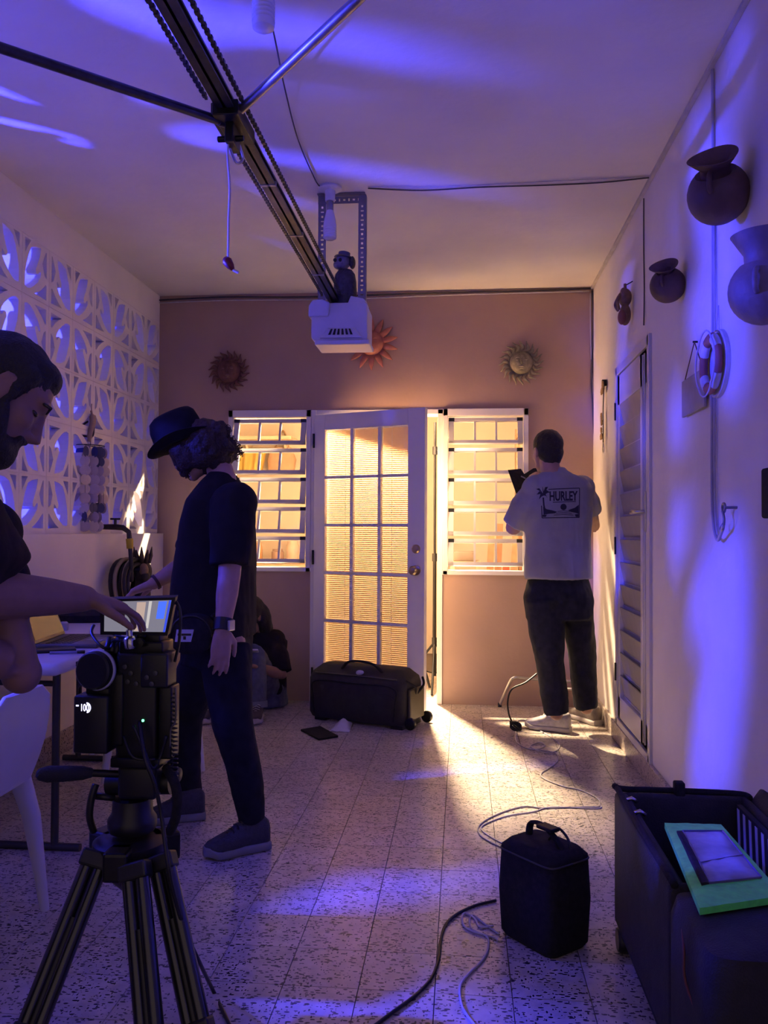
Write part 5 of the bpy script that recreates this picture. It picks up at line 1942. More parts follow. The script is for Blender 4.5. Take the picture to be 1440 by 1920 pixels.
# ================================================================== PEOPLE
SKIN = mat('skin_warm', (0.26, 0.145, 0.115), 0.5, var=0.08, scale=30, spec=0.35)
SKIN2 = mat('skin_light', (0.44, 0.26, 0.20), 0.5, var=0.08, scale=30, spec=0.35)
HAIR = mat('hair_black', (0.012, 0.009, 0.009), 0.6, var=0.4, scale=120, bump=0.7, bscale=160)
HAIRB = mat('hair_dark_brown', (0.030, 0.014, 0.009), 0.6, var=0.5, scale=90, bump=0.8, bscale=140)
TEEB = mat('black_cotton', (0.013, 0.011, 0.013), 0.85, var=0.25, scale=20, spec=0.2, bump=0.2, bscale=30)
DENIM = mat('dark_denim', (0.020, 0.021, 0.034), 0.8, var=0.3, scale=25, spec=0.25, bump=0.25, bscale=40)
SOLE = mat('shoe_sole_grey', (0.22, 0.21, 0.22), 0.7)
EYE = mat('eye_dark', (0.03, 0.02, 0.02), 0.2)


def frame(F, U):
    F = Vector(F).normalized()
    U = Vector(U)
    U = (U - F * U.dot(F)).normalized()
    L = U.cross(F)
    return F, L, U


def add_head(mb, c, F, U, s=1.0, nose=1.0):
    F, L, U = frame(F, U)
    R = Matrix((F, L, U)).transposed()
    P = lambda f, l, u: Vector(c) + (F * f + L * l + U * u) * s
    E = lambda p, r: mb.ell(P(*p), [q * s for q in r], R, 20, 12)
    E((-0.012, 0, 0.035), (0.096, 0.075, 0.088))
    E((0.030, 0, -0.025), (0.060, 0.060, 0.082))
    E((0.040, 0, -0.080), (0.044, 0.050, 0.032))
    E((0.066, 0, 0.034), (0.026, 0.052, 0.022))
    E((0.078, 0, -0.060), (0.016, 0.026, 0.016))
    E((0.068, 0, -0.098), (0.022, 0.026, 0.020))
    for k in (-1, 1):
        E((0.055, k * 0.036, -0.022), (0.030, 0.022, 0.026))
        E((-0.004, k * 0.075, -0.008), (0.021, 0.010, 0.031))
        mb.tube([P(0.010, k * 0.078, 0.010), P(0.002, k * 0.082, 0.023), P(-0.014, k * 0.085, 0.020), P(-0.023, k * 0.086, 0.0), P(-0.012, k * 0.080, -0.03)], 0.0052 * s, 8, dome=True)
    mb.tube([P(0.085, 0, 0.022), P(0.096, 0, -0.002), P(0.112 * nose, 0, -0.030), P(0.092, 0, -0.040)], [0.009 * s, 0.010 * s, 0.0125 * s, 0.010 * s], 10, dome=True)
    for k in (-1, 1):
        E((0.094, k * 0.013, -0.034), (0.010, 0.008, 0.008))
    mb.tube([P(0.084, -.018, -.054), P(0.094, 0, -.053), P(0.084, .018, -.054)], 0.006 * s, 8, dome=True)
    mb.tube([P(0.082, -.016, -.066), P(0.091, 0, -.067), P(0.082, .016, -.066)], 0.0065 * s, 8, dome=True)
    return P, R


def eyes(P, R, s, par):
    for k in (-1, 1):
        MB().ell(P(0.069, k * 0.031, 0.004), (0.011 * s, 0.012 * s, 0.006 * s), R).build('eye', EYE, par, smooth=True)


def add_hand(mb, w, d, n, side, curls=(0.25, 0.35, 0.25), spread=0.06, s=1.0, thumb=(0.62, 0.72, 0.28)):
    """w wrist, d pointing direction, n direction the palm faces, side +1 / -1 puts the thumb"""
    d = Vector(d).normalized()
    n = Vector(n)
    n = (n - d * n.dot(d)).normalized()
    t = d.cross(n) * side
    w = Vector(w)
    mb.loft([(w - d * .01, t * .027 * s, n * .020 * s), (w + d * .025 * s, t * .036 * s, n * .019 * s), (w + d * .07 * s, t * .042 * s, n * .016 * s), (w + d * .098 * s, t * .040 * s, n * .012 * s)], 16, 2.6)
    ln = (0.072, 0.080, 0.074, 0.058)
    of = (0.030, 0.010, -0.010, -0.029)
    for i in range(4):
        p = w + d * (0.092 - (0.010 if i == 3 else 0)) * s + t * of[i] * s
        a = 0.0
        pts = [p - d * 0.02 * s, p]
        L = ln[i] * s
        for j, fr in enumerate((0.45, 0.31, 0.24)):
            a += curls[j] * (1 + 0.08 * (i - 1))
            dr = d * math.cos(a) + n * math.sin(a) + t * (spread * (1.5 - i) * 0.6)
            p = p + dr.normalized() * L * fr
            pts.append(p)
        mb.tube(pts, [0.0095 * s, 0.0092 * s, 0.0085 * s, 0.0078 * s, 0.0066 * s], 10, dome=True)
    b0 = w + d * 0.018 * s + t * 0.026 * s
    td = (d * thumb[0] + t * thumb[1] + n * thumb[2]).normalized()
    b1 = b0 + td * 0.042 * s
    td2 = (d * 0.9 + t * thumb[1] * 0.35 + n * 0.3).normalized()
    b2 = b1 + td2 * 0.032 * s
    b3 = b2 + (td2 + n * .15).normalized() * 0.026 * s
    mb.tube([b0, b1, b2, b3], [0.016 * s, 0.0125 * s, 0.0105 * s, 0.008 * s], 10, dome=True)


def limb(mb, pts, rs, seg=14):
    mb.tube(pts, rs, seg, dome=True)


def shoe(par, heel, toe, ground, m_up, m_sole, name='shoe', s=1.0, laces=True, wid=0.048, lace_m=None):
    """heel and toe are ground points of the sole"""
    heel, toe = Vector(heel), Vector(toe)
    heel.z = toe.z = ground
    d = (toe - heel)
    L = d.length
    d.normalize()
    l = Vector((-d.y, d.x, 0))
    U = Vector((0, 0, 1))
    W = [(0.0, .62), (.06, .80), (.25, .80), (.48, .78), (.68, 1.0), (.84, .92), (.94, .66), (1.0, .28)]
    sec = [(heel + d * L * u + U * .015 * s + U * (.012 if u > .93 else 0), l * wid * k * s * 1.04, U * .0155 * s) for u, k in W]
    so = MB().loft(sec, 18, 4)
    sole = so.build('sole', m_sole, par, smooth=45)
    hh = [(0.015, .55, .085), (.07, .74, .098), (.24, .74, .098), (.42, .70, .092), (.60, .86, .068), (.78, .88, .052), (.92, .62, .043), (.985, .26, .034)]
    sec = [(heel + d * L * u + U * (h * s * .5 + .012), l * wid * k * s, U * (h * s * .5)) for u, k, h in hh]
    up = MB().loft(sec, 20, 2.5)
    upper = up.build(name, m_up, par, smooth=True)
    if laces:
        for q in range(4):
            u = .44 + q * .07
            h = (.096 - q * .011) * s
            c_ = heel + d * L * u + U * (h + .013)
            MB().tube([c_ + l * .022 * s - U * .010, c_, c_ - l * .022 * s - U * .010], .0032 * s, 6, dome=True).build('lace', lace_m or m_sole, upper, smooth=True)
    return upper


def person(label, loc):
    return thing('person', label, 'person', loc)


# ---------------------------------------------------------------- bearded man reaching to the film camera (A)
A = person('bearded man in black shirt reaching across to the film camera', (-1.06, 1.5, 0))
FA, LA, UA = frame((.66, .40, -.64), (.50, .50, .72))
hcA = at(14, 722, 1.56) + LA * 0.076
b = MB()
P, R = add_head(b, hcA, FA, UA, 0.97)
neck0 = P(-.045, 0, -.06)
shr, shl = Vector((-1.01, 1.38, 1.19)), Vector((-1.03, 1.74, 1.19))
nb = Vector((-0.985, 1.57, 1.24))
limb(b, [P(-.02, 0, -.05), neck0.lerp(nb, .5), nb], [.056, .056, .062])
# right arm towards the camera
elR, wrR = at(-72, 1112, 1.60), at(158, 1122, 1.875)
limb(b, [shr, shr.lerp(elR, .5), elR, elR.lerp(wrR, .25), elR.lerp(wrR, .7), wrR], [.055, .052, .050, .053, .042, .031])
add_hand(b, wrR, Vector((0.62, .72, -.26)), Vector((-.15, .05, -1)), -1, (0.30, 0.42, 0.30), 0.05, 1.02)
# left arm bent beneath
elL, wrL = at(40, 1262, 1.76), at(-70, 1205, 1.62)
limb(b, [shl, shl.lerp(elL, .6), elL, elL.lerp(wrL, .4), wrL], [.052, .045, .042, .043, .030])
b.ell(elL, (.043, .043, .045))
add_hand(b, wrL, (wrL - elL), Vector((0, 0, -1)), 1, (0.5, 0.6, 0.4))
# hidden core of the figure
hip = Vector((-1.16, 1.52, 0.90))
b.loft([(hip, (.13, 0, 0), (0, .15, 0)), (hip.lerp(nb, .5), (.10, 0, 0), (0, .15, 0)), (nb - Vector((0.02, 0, .06)), (.09, 0, 0), (0, .19, 0)), (nb, (.05, 0, 0), (0, .06, 0))], 18)
for y in (1.43, 1.62):
    limb(b, [(-1.16, y, .88), (-1.12, y, .48), (-1.16, y, .08)], [.075, .055, .04])
bodyA = b.build('body', SKIN, A)
remesh(bodyA, 0.0055, 3)
eyes(P, R, 0.97, bodyA)
# hair, beard
b = MB()
Rh = R
b.ell(P(-.020, 0, .042), (.095, .078, .087), Rh)
b.ell(P(-.055, 0, .0), (.056, .072, .075), Rh)
b.ell(P(.030, 0, .085), (.046, .062, .034), Rh)
for k in (-1, 1):
    b.tube([P(.02, k * .068, .05), P(.012, k * .071, .01), P(.014, k * .068, -.03)], [.02, .014, .012], 10, dome=True)
o = b.build('hair', HAIR, bodyA)
remesh(o, .006, 3, .003, .02)
b = MB()
b.ell(P(.048, 0, -.092), (.050, .055, .038), Rh)
b.ell(P(.080, 0, -.098), (.028, .034, .036), Rh)
b.ell(P(.080, 0, -.070), (.018, .032, .020), Rh)
for k in (-1, 1):
    b.tube([P(.012, k * .066, -.02), P(.03, k * .062, -.06), P(.05, k * .045, -.09)], [.012, .018, .02], 10, dome=True)
b.tube([P(.084, -.028, -.052), P(.099, 0, -.046), P(.084, .028, -.052)], .0065, 8, dome=True)
o = b.build('beard', HAIR, bodyA)
remesh(o, .005, 3, .003, .02)
for k in (-1, 1):
    MB().tube([P(.088, k * .014, .028), P(.088, k * .032, .036), P(.074, k * .050, .028)], .0035, 8, dome=True).build('eyebrow', HAIR, bodyA, smooth=True)
# shirt
b = MB()
b.loft([(hip - Vector((0, 0, .06)), (.155, 0, 0), (0, .185, 0)), (hip.lerp(nb, .45), (.135, 0, 0), (0, .19, 0)), (nb - Vector((0.02, 0, .10)), (.115, 0, 0), (0, .215, 0)), (nb - Vector((.0, 0, .01)), (.075, 0, 0), (0, .10, 0)), (nb + Vector((.008, 0, .02)), (.065, 0, 0), (0, .07, 0))], 24, 2.4)
b.ell(shr, (.078, .078, .076))
b.ell(shl, (.078, .078, .076))
b.tube([shr + Vector((-.02, .03, .0)), shr.lerp(elR, .45), shr.lerp(elR, .80)], [.078, .072, .068], 16)
b.tube([shl + Vector((-.02, -.03, .0)), shl.lerp(elL, .35), shl.lerp(elL, .58)], [.076, .07, .064], 16)
o = b.build('shirt', TEEB, A)
remesh(o, .008, 4, .006, .10, 1)
b = MB()
b.loft([(hip + Vector((0, 0, .02)), (.145, 0, 0), (0, .175, 0)), (hip - Vector((0, 0, .12)), (.145, 0, 0), (0, .18, 0))], 20, 2.4)
for y in (1.43, 1.62):
    b.tube([(-1.16, y, .84), (-1.12, y, .48), (-1.15, y, .07)], [.094, .078, .066], 16)
o = b.build('trousers', DENIM, A)
remesh(o, .010, 4, .005, .1, 2)
for y in (1.43, 1.62):
    shoe(A, (-1.22, y, 0), (-.94, y - .02, 0), 0, BLACK, SOLE)

# ---------------------------------------------------------------- man with the black hat (B)
B = person('man in black hat, T-shirt and trousers standing beside the table', (-.95, 3.3, 0))
hB = at(369, 842, 3.32)
FB, UB = Vector((-.83, -.20, -.50)), Vector((-.50, -.05, .84))
b = MB()
P, R = add_head(b, hB, FB, UB, 0.94)
nbB = at(417, 905, 3.32)
limb(b, [P(-.03, 0, -.05), P(-.05, 0, -.10).lerp(nbB, .4), nbB], [.055, .055, .06])
shN, shF = at(438, 945, 3.11), at(398, 945, 3.52)
elN, wrN = at(430, 1080, 3.06), at(417, 1182, 2.99)
limb(b, [shN, shN.lerp(elN, .5), elN, elN.lerp(wrN, .35), wrN], [.055, .047, .042, .041, .027])
add_hand(b, wrN, Vector((-.05, -.06, -1)), Vector((-.65, .75, -.0)), 1, (.16, .22, .18), .10, 0.98)
elF, wrF = at(352, 1055, 3.58), at(288, 1094, 3.50)
limb(b, [shF, shF.lerp(elF, .5), elF, elF.lerp(wrF, .35), wrF], [.055, .047, .042, .041, .027])
add_hand(b, wrF, Vector((-.85, -.1, -.35)), Vector((-.2, -.1, -1)), -1, (.3, .4, .3), .05, 0.98)
hipB = at(408, 1195, 3.30)
anN, knN, hpN = at(472, 1515, 3.14), at(436, 1352, 3.13), at(424, 1205, 3.20)
anF, knF, hpF = at(354, 1492, 3.50), at(344, 1345, 3.46), at(392, 1205, 3.40)
b.loft([(hipB, (.11, 0, 0), (0, .14, 0)), (at(405, 1060, 3.3), (.09, 0, 0), (0, .14, 0)), (at(408, 960, 3.31), (.09, 0, 0), (0, .17, 0)), (nbB, (.05, 0, 0), (0, .06, 0))], 18)
limb(b, [hpN, knN, anN], [.075, .052, .038])
limb(b, [hpF, knF, anF], [.075, .052, .038])
bodyB = b.build('body', SKIN2, B)
remesh(bodyB, .0055, 3)
eyes(P, R, .94, bodyB)
# T-shirt
b = MB()


def sx_(y, xa, xb, Yc, hw):
    a_, c_ = at(xa, y, Yc), at(xb, y, Yc)
    return (a_.lerp(c_, .5), Vector(((c_.x - a_.x) / 2, 0.02, 0)), Vector((0, hw, 0)))


b.loft([sx_(1192, 328, 472, 3.28, .20), sx_(1120, 330, 473, 3.29, .20), sx_(1050, 338, 472, 3.30, .20), sx_(985, 349, 470, 3.31, .205), sx_(940, 362, 460, 3.31, .20), sx_(905, 384, 448, 3.32, .13), sx_(886, 400, 436, 3.32, .075)], 28, 2.4)
b.ell(shN + Vector((0, .015, .005)), (.084, .084, .082))
b.ell(shF + Vector((0, -.015, .005)), (.082, .082, .08))
b.tube([shN + Vector((-.01, .03, .01)), shN.lerp(elN, .4), shN.lerp(elN, .86)], [.085, .082, .076], 18)
b.tube([shF + Vector((0, -.05, .01)), shF.lerp(elF, .4), shF.lerp(elF, .82)], [.082, .078, .074], 18)
o = b.build('t_shirt', TEEB, B)
remesh(o, .008, 4, .008, .11, 3)
# trousers
b = MB()
b.loft([(hipB + Vector((0, 0, .03)), (.13, 0, 0), (0, .165, 0)), (hipB - Vector((0, 0, .10)), (.135, 0, 0), (0, .17, 0))], 20, 2.4)
b.tube([hpN - Vector((0, 0, .02)), hpN.lerp(knN, .6), knN, knN.lerp(anN, .55), anN - Vector((0, 0, .05))], [.10, .090, .078, .064, .052], 18)
b.tube([hpF - Vector((0, 0, .02)), hpF.lerp(knF, .6), knF, knF.lerp(anF, .55), anF - Vector((0, 0, .05))], [.10, .090, .078, .064, .052], 18)
o = b.build('trousers', mat('black_trousers', (0.012, 0.012, 0.018), 0.85, var=.3, scale=25, spec=.2, bump=.2, bscale=40), B)
remesh(o, .009, 4, .008, .08, 4)
SNK = mat('grey_sneaker_mesh', (0.045, 0.045, 0.055), 0.75, var=.2, scale=60, bump=.3, bscale=200)
shoe(B, atZ(503, 1588, 0), atZ(382, 1612, 0), 0, SNK, SOLE, 'sneaker', 1.12, lace_m=BLACK)
shoe(B, atZ(384, 1533, 0), atZ(275, 1545, 0), 0, SNK, SOLE, 'sneaker', 1.12, lace_m=BLACK)
# curly hair
b = MB()
Rh = R
b.ell(P(-.03, 0, .02), (.105, .09, .09), Rh)
b.ell(P(-.075, 0, -.035), (.07, .095, .085), Rh)
b.ell(P(.060, .0, .010), (.050, .088, .055), Rh)
b.ell(P(.045, .052, -.03), (.055, .042, .045), Rh)
b.ell(P(.0, .07, -.05), (.05, .03, .05), Rh)
b.ell(P(.045, -.05, -.03), (.05, .04, .045), Rh)
random.seed(21)
for k in range(95):
    f_, l_, u_ = random.gauss(-.05, .055), random.gauss(0, .06), random.uniform(-.115, .06)
    v = Vector((f_ + .05, l_, u_ + .02))
    if f_ > .03:
        continue
    r_ = random.uniform(.016, .027)
    n_ = v.normalized()
    b.ell(P(-.055 + n_.x * .098, n_.y * .105, -.02 + n_.z * .095), (r_, r_, r_), None, 8, 6)
for k in range(60):
    l_ = random.uniform(-.085, .075)
    q = P(.065 + random.uniform(-.02, .035), l_, random.uniform(-.06, .06))
    b.ell(q, [random.uniform(.013, .022)] * 3, None, 8, 6)
    if k % 2:
        b.ell(q - UB * .025 * .94, [.014] * 3, None, 8, 6)
o = b.build('curly_hair', HAIRB, bodyB)
remesh(o, .006, 1, .006, .02, 5)
b = MB()
for k in range(160):
    a_ = random.uniform(0, 2 * PI)
    u_ = random.uniform(-.12, .03)
    rad = .105
    q = P(-.06 + rad * math.cos(a_) * .95, rad * math.sin(a_), u_)
    if math.cos(a_) > .72:
        q = P(.09, .085 * math.sin(a_), random.uniform(-.09, -.0))
    rr_ = random.uniform(.008, .014)
    e1, e2 = Vector((random.gauss(0, 1), random.gauss(0, 1), random.gauss(0, 1))).normalized(), Vector((random.gauss(0, 1), random.gauss(0, 1), random.gauss(0, 1))).normalized()
    b.tube([q + (e1 * math.cos(t2) + e2 * math.sin(t2)) * rr_ for t2 in [i * .7 for i in range(9)]], .0016, 4, caps=False)
b.build('loose_curls', HAIRB, o, kind='stuff')
# fedora
HATM = mat('black_felt', (0.010, 0.009, 0.011), 0.9, var=.2, scale=40, spec=.2)
hat = thing('fedora_hat', 'black felt hat with flat brim on curly head', 'hat', at(347, 826, 3.32))
up = Vector((-.40, .0, .917)).normalized()
lf = Vector((-.917, 0, -.40)).normalized()
wd = Vector((0, 1, 0))
bc_ = at(343, 832, 3.32)
b = MB()
sec = []
for rr_, hh_ in ((.150, .000), (.156, .004), (.150, .008), (.098, .010)):
    pass
ring = []
vs, fs = [], []
seg = 40
prof = [(.098, -.002, 0), (.142, .002, 1), (.146, .005, 1), (.142, .008, 1), (.100, .006, 0)]
for j, (rr_, hh_, cu) in enumerate(prof):
    for k in range(seg):
        a_ = 2 * PI * k / seg
        lift = cu * .022 * (math.sin(a_) ** 2) - cu * .006 * max(math.cos(a_), 0)
        vs.append(bc_ + lf * rr_ * 1.03 * math.cos(a_) + wd * rr_ * .94 * math.sin(a_) + up * (hh_ + lift))
for j in range(len(prof)):
    for k in range(seg):
        j2 = (j + 1) % len(prof)
        fs.append((j * seg + k, j * seg + (k + 1) % seg, j2 * seg + (k + 1) % seg, j2 * seg + k))
MB().add(vs, fs).build('brim', HATM, hat, smooth=60)
sec = [(bc_ + up * h_ + lf * o_, lf * a_, wd * w_) for h_, o_, a_, w_ in ((-.004, 0, .108, .096), (.03, .002, .107, .094), (.08, .004, .104, .088), (.115, .002, .096, .076), (.130, -.002, .080, .058), (.134, -.004, .04, .026))]
MB().loft(sec, 32, 2.2).build('crown', HATM, hat, smooth=60)
MB().loft([(bc_ + up * .004, lf * .1095, wd * .0975), (bc_ + up * .030, lf * .1085, wd * .0955)], 32, 2.2).build('hat_band', mat('hat_band_black', (0.02, 0.018, 0.02), 0.5), hat, smooth=60)
# watch and bracelet
wt = thing('wrist_watch', 'black watch on the lowered wrist of the hatted man', 'watch', wrN)
dN = (wrN - elN).normalized()
q = elN.lerp(wrN, .90)
MB().tube([q - dN * .022, q + dN * .022], .036, 18).build('strap', BLACK, wt, smooth=40)
MB().cbox(q + Vector((.034, -.015, 0)), (.010, .034, .038), Matrix.Rotation(-.4, 3, 'Z')).build('watch_case', CHROME, wt, bevel=.003)
br = elF.lerp(wrF, .93)
dF = (wrF - elF).normalized()
solo(MB().tube([br - dF * .006, br + dF * .006], .034, 16), 'bracelet', mat('bracelet_brown', (0.06, 0.02, 0.03), .6), 'thin dark bracelet on outstretched wrist of hatted man', 'bracelet', smooth=40)
# belt pouch with white label
pc_ = at(362, 1188, 3.02)
bp = thing('belt_pouch', 'round black pouch with white label at waist of hatted man', 'pouch', pc_ - Vector((0, 0, .08)))
b = MB(TR(pc_, .12))
b.loft([((0, -.045, 0), (.066, 0, 0), (0, 0, .062)), ((0, -.04, 0), (.074, 0, 0), (0, 0, .070)), ((0, .03, 0), (.076, 0, 0), (0, 0, .072)), ((0, .045, 0), (.066, 0, 0), (0, 0, .062))], 28, 2.6)
b.build('pouch_body', NYLON, bp, smooth=45)
MB(TR(pc_, .12)).tube([Vector((.073 * math.cos(a_), -.044, .069 * math.sin(a_))) for a_ in [i * PI / 14 - .1 for i in range(16)]], .004, 7).build('lid_piping', BLACK, bp, smooth=True)
lb0 = at(333, 1200, pc_.y - .052)
ML = TR(pc_, .12)
LABEL = mat('label_white', (0.55, 0.53, 0.62), .6)
lbl = MB(ML).add([(-.056, -.0475, -.024), (.002, -.0475, -.024), (.012, -.0475, .020), (-.05, -.0475, .020), (-.056, -.045, -.024), (.002, -.045, -.024), (.012, -.045, .020), (-.05, -.045, .020)],
                 [(0, 1, 2, 3), (4, 5, 6, 7), (0, 1, 5, 4), (1, 2, 6, 5), (2, 3, 7, 6), (3, 0, 4, 7)]).build('label', LABEL, bp)
MB(ML).box((-.046, -.0482, -.002), (.003, -.0474, .006)).build('label_print', BLACK, lbl)
MB(ML).box((-.026, -.0482, -.016), (-.016, -.0474, -.004)).build('label_print', BLACK, lbl)
for s in (-1, 1):
    MB().tube(catmull([pc_ + Vector((s * .06, .03, .055)), pc_ + Vector((s * .075, .08, .075)), pc_ + Vector((s * .06, .13, .07))], 4), .009, 7).build('belt_strap', NYLON, bp, smooth=True)

# ---------------------------------------------------------------- man at the right window (C)
Cp = person('man in grey printed T-shirt seen from behind at right window', (.62, 5.0, 0))
hC = at(1025, 848, 5.02)
FC, UC = Vector((-.45, .89, -.02)), Vector((0, 0, 1))
b = MB()
P, R = add_head(b, hC, FC, UC, 0.98)
nbC = at(1038, 893, 5.00)
limb(b, [P(-.03, 0, -.05), P(-.035, 0, -.1), nbC], [.058, .058, .066])
sL, sR = at(1000, 915, 5.0), at(1096, 915, 5.12)
eL = at(962, 990, 5.10)
eR = at(1112, 985, 5.28)
wL, wR = at(1000, 912, 5.30), at(1035, 905, 5.46)
limb(b, [sL, sL.lerp(eL, .5), eL, eL.lerp(wL, .35), wL], [.06, .053, .047, .045, .03])
add_hand(b, wL, Vector((.05, .5, .75)), Vector((.7, .7, -.1)), 1, (.7, .8, .5), .03)
limb(b, [sR, sR.lerp(eR, .5), eR, eR.lerp(wR, .35), wR], [.06, .053, .047, .045, .03])
add_hand(b, wR, Vector((-.6, .5, .5)), Vector((-.5, .5, -.6)), -1, (.7, .8, .5), .03)
hipC = at(1048, 1100, 5.05)
aL, kL, hL = at(1043, 1338, 5.0), at(1031, 1240, 5.0), at(1020, 1125, 5.02)
aR, kR, hR = at(1099, 1327, 5.15), at(1092, 1232, 5.13), at(1078, 1125, 5.1)
b.loft([(hipC, (.15, .02, 0), (0, .11, 0)), (at(1045, 1000, 5.05), (.15, .02, 0), (0, .1, 0)), (at(1048, 930, 5.05), (.17, .03, 0), (0, .1, 0)), (nbC, (.06, 0, 0), (0, .05, 0))], 18)
limb(b, [hL, kL, aL], [.08, .055, .04])
limb(b, [hR, kR, aR], [.08, .055, .04])
bodyC = b.build('body', SKIN2, Cp)
remesh(bodyC, .0055, 3)
eyes(P, R, .98, bodyC)
b = MB()
b.ell(P(-.018, 0, .045), (.100, .083, .090), R)
b.ell(P(-.045, 0, -.005), (.066, .077, .075), R)
b.ell(P(-.055, 0, -.045), (.042, .058, .045), R)
o = b.build('short_hair', HAIR, bodyC)
remesh(o, .006, 3, .003, .02)
# T-shirt
TEEG = mat('grey_cotton', (0.33, 0.325, 0.36), .85, var=.06, scale=12, spec=.2, bump=.15, bscale=30)
b = MB()


def sc2(y, xa, xb, Yc, dp):
    a_, c_ = at(xa, y, Yc), at(xb, y, Yc)
    return (a_.lerp(c_, .5), Vector(((c_.x - a_.x) / 2, .03, 0)), Vector((-.01, dp, 0)))


b.loft([sc2(1084, 985, 1111, 5.05, .150), sc2(1060, 984, 1110, 5.05, .150), sc2(1010, 986, 1108, 5.05, .145), sc2(955, 983, 1110, 5.05, .145), sc2(915, 985, 1111, 5.05, .135), sc2(896, 1000, 1095, 5.04, .11), sc2(884, 1016, 1066, 5.02, .075), sc2(877, 1022, 1058, 5.01, .06)], 32, 2.5)
b.ell(sL + Vector((.015, 0, .0)), (.082, .082, .078))
b.ell(sR + Vector((-.015, 0, .0)), (.082, .082, .078))
b.tube([sL + Vector((.04, 0, .0)), sL.lerp(eL, .5), sL.lerp(eL, .92)], [.080, .084, .076], 18)
b.tube([sR + Vector((-.04, 0, .0)), sR.lerp(eR, .4), sR.lerp(eR, .62)], [.080, .080, .076], 18)
shirtC = b.build('t_shirt', TEEG, Cp)
remesh(shirtC, .008, 4, .009, .10, 7)
# trousers
b = MB()
b.loft([(at(1047, 1078, 5.06), (.172, .02, 0), (0, .12, 0)), (at(1046, 1120, 5.06), (.205, .02, 0), (0, .14, 0)), (at(1047, 1160, 5.06), (.195, .02, 0), (0, .13, 0))], 22, 2.4)
b.tube([hL, hL.lerp(kL, .6), kL, kL.lerp(aL, .6), aL], [.118, .100, .082, .080, .076], 18)
b.tube([hR, hR.lerp(kR, .6), kR, kR.lerp(aR, .6), aR], [.108, .090, .078, .074, .070], 18)
o = b.build('jeans', DENIM, Cp)
remesh(o, .009, 4, .009, .09, 8)
SNW = mat('pale_sneaker', (0.42, 0.40, 0.44), .7, var=.2, scale=40)
SNG = mat('brown_grey_sneaker', (0.20, 0.17, 0.16), .7, var=.2, scale=40)
SOLEW = mat('pale_sole', (0.45, 0.42, 0.42), .7)
shoe(Cp, atZ(1070, 1374, 0), atZ(985, 1364, 0), 0, SNW, SOLEW, 'sneaker', 1.1)
shoe(Cp, atZ(1122, 1361, 0), atZ(1068, 1342, 0), 0, SNG, SOLEW, 'sneaker', 1.1)
# print on the back of the shirt
INK = mat('navy_ink', (0.020, 0.020, 0.05), .8)
bvh = BVHTree.FromObject(shirtC, bpy.context.evaluated_depsgraph_get())
o3 = org(shirtC)


def onback(px, py):
    p = at(px, py, 4.70)
    h = bvh.ray_cast(p - o3, Vector((0, 1, 0)))
    if h[0] is None:
        return p + Vector((0, .2, 0))
    return h[0] + o3 + Vector((0, -.0022, 0))


def ink(polys, name, tris=None):
    mbk = MB()
    for poly in polys:
        n_ = len(poly)
        vs_ = [onback(*q) for q in poly]
        tr = geometry.tessellate_polygon([[Vector((x, y, 0)) for x, y in poly]])
        mbk.add(vs_ + [v + Vector((0, .003, 0)) for v in vs_], [tuple(t) for t in tr] + [tuple(i + n_ for i in t) for t in tr] + [(i, (i + 1) % n_, (i + 1) % n_ + n_, i + n_) for i in range(n_)])
    return mbk.build(name, INK, shirtC)


def bar(x0, y0, x1, y1, w_, n_=8):
    dx, dy = x1 - x0, y1 - y0
    L_ = math.hypot(dx, dy)
    nx, ny = -dy / L_ * w_ / 2, dx / L_ * w_ / 2
    return [[(x0 + dx * i / n_ + nx, y0 + dy * i / n_ + ny), (x0 + dx * (i + 1) / n_ + nx, y0 + dy * (i + 1) / n_ + ny), (x0 + dx * (i + 1) / n_ - nx, y0 + dy * (i + 1) / n_ - ny), (x0 + dx * i / n_ - nx, y0 + dy * i / n_ - ny)] for i in range(n_)]


fr = []
for s_ in ((1036, 914, 1098, 911), (1098, 911, 1097, 969), (1097, 969, 1023, 970), (1023, 970, 1022, 946)):
    fr += bar(*s_, 1.6)
ink(fr, 'print_frame')
# lettering
vs, fs = text_mesh('HURLEY', 1.0, 0.0, 0.035)
xm = max(v.x for v in vs)
ym = max(v.y for v in vs)
mbk = MB()
bmt = bmesh.new()
bv = [bmt.verts.new(v) for v in vs]
for f_ in fs:
    try:
        bmt.faces.new([bv[i] for i in f_])
    except ValueError:
        pass
bmesh.ops.triangulate(bmt, faces=bmt.faces)
bmt.verts.index_update()
mbk.add([onback(1037 + 57 * v.co.x / xm, 936 - 1.0 * v.co.x / xm - 18 * v.co.y / ym) for v in bmt.verts], [tuple(v.index for v in f_.verts) for f_ in bmt.faces])
bmt.free()
mbk.build('print_lettering', INK, shirtC)
ink(bar(1044, 939.5, 1090, 937.5, 1.4), 'print_underline')
ink([[(1065 + 6.2 * math.cos(a_), 948.5 + 6.2 * math.sin(a_)) for a_ in [2 * PI * i / 20 for i in range(20)]]], 'print_sun')
hills = [[(1025, 948), (1032, 953), (1042, 955), (1052, 958), (1048, 961), (1036, 962), (1026, 964)], [(1096, 944), (1088, 950), (1079, 953), (1074, 955), (1080, 958), (1090, 960), (1096, 962)],
         [(1024, 968), (1024, 964), (1032, 964), (1030, 968)], [(1096, 968), (1096, 962), (1088, 963), (1090, 968)]]
ink(hills, 'print_shore')
wv_ = []
for y_ in (957, 960.5, 964):
    wv_ += bar(1053 - (y_ - 957), y_ + .6, 1066, y_ - 1, 1.0, 3) + bar(1066, y_ - 1, 1078 + (y_ - 957), y_ + .6, 1.0, 3)
ink(wv_, 'print_waves')
pal = [[(1028, 960), (1025, 945), (1024, 930), (1027, 930), (1028, 945), (1031, 960)]]
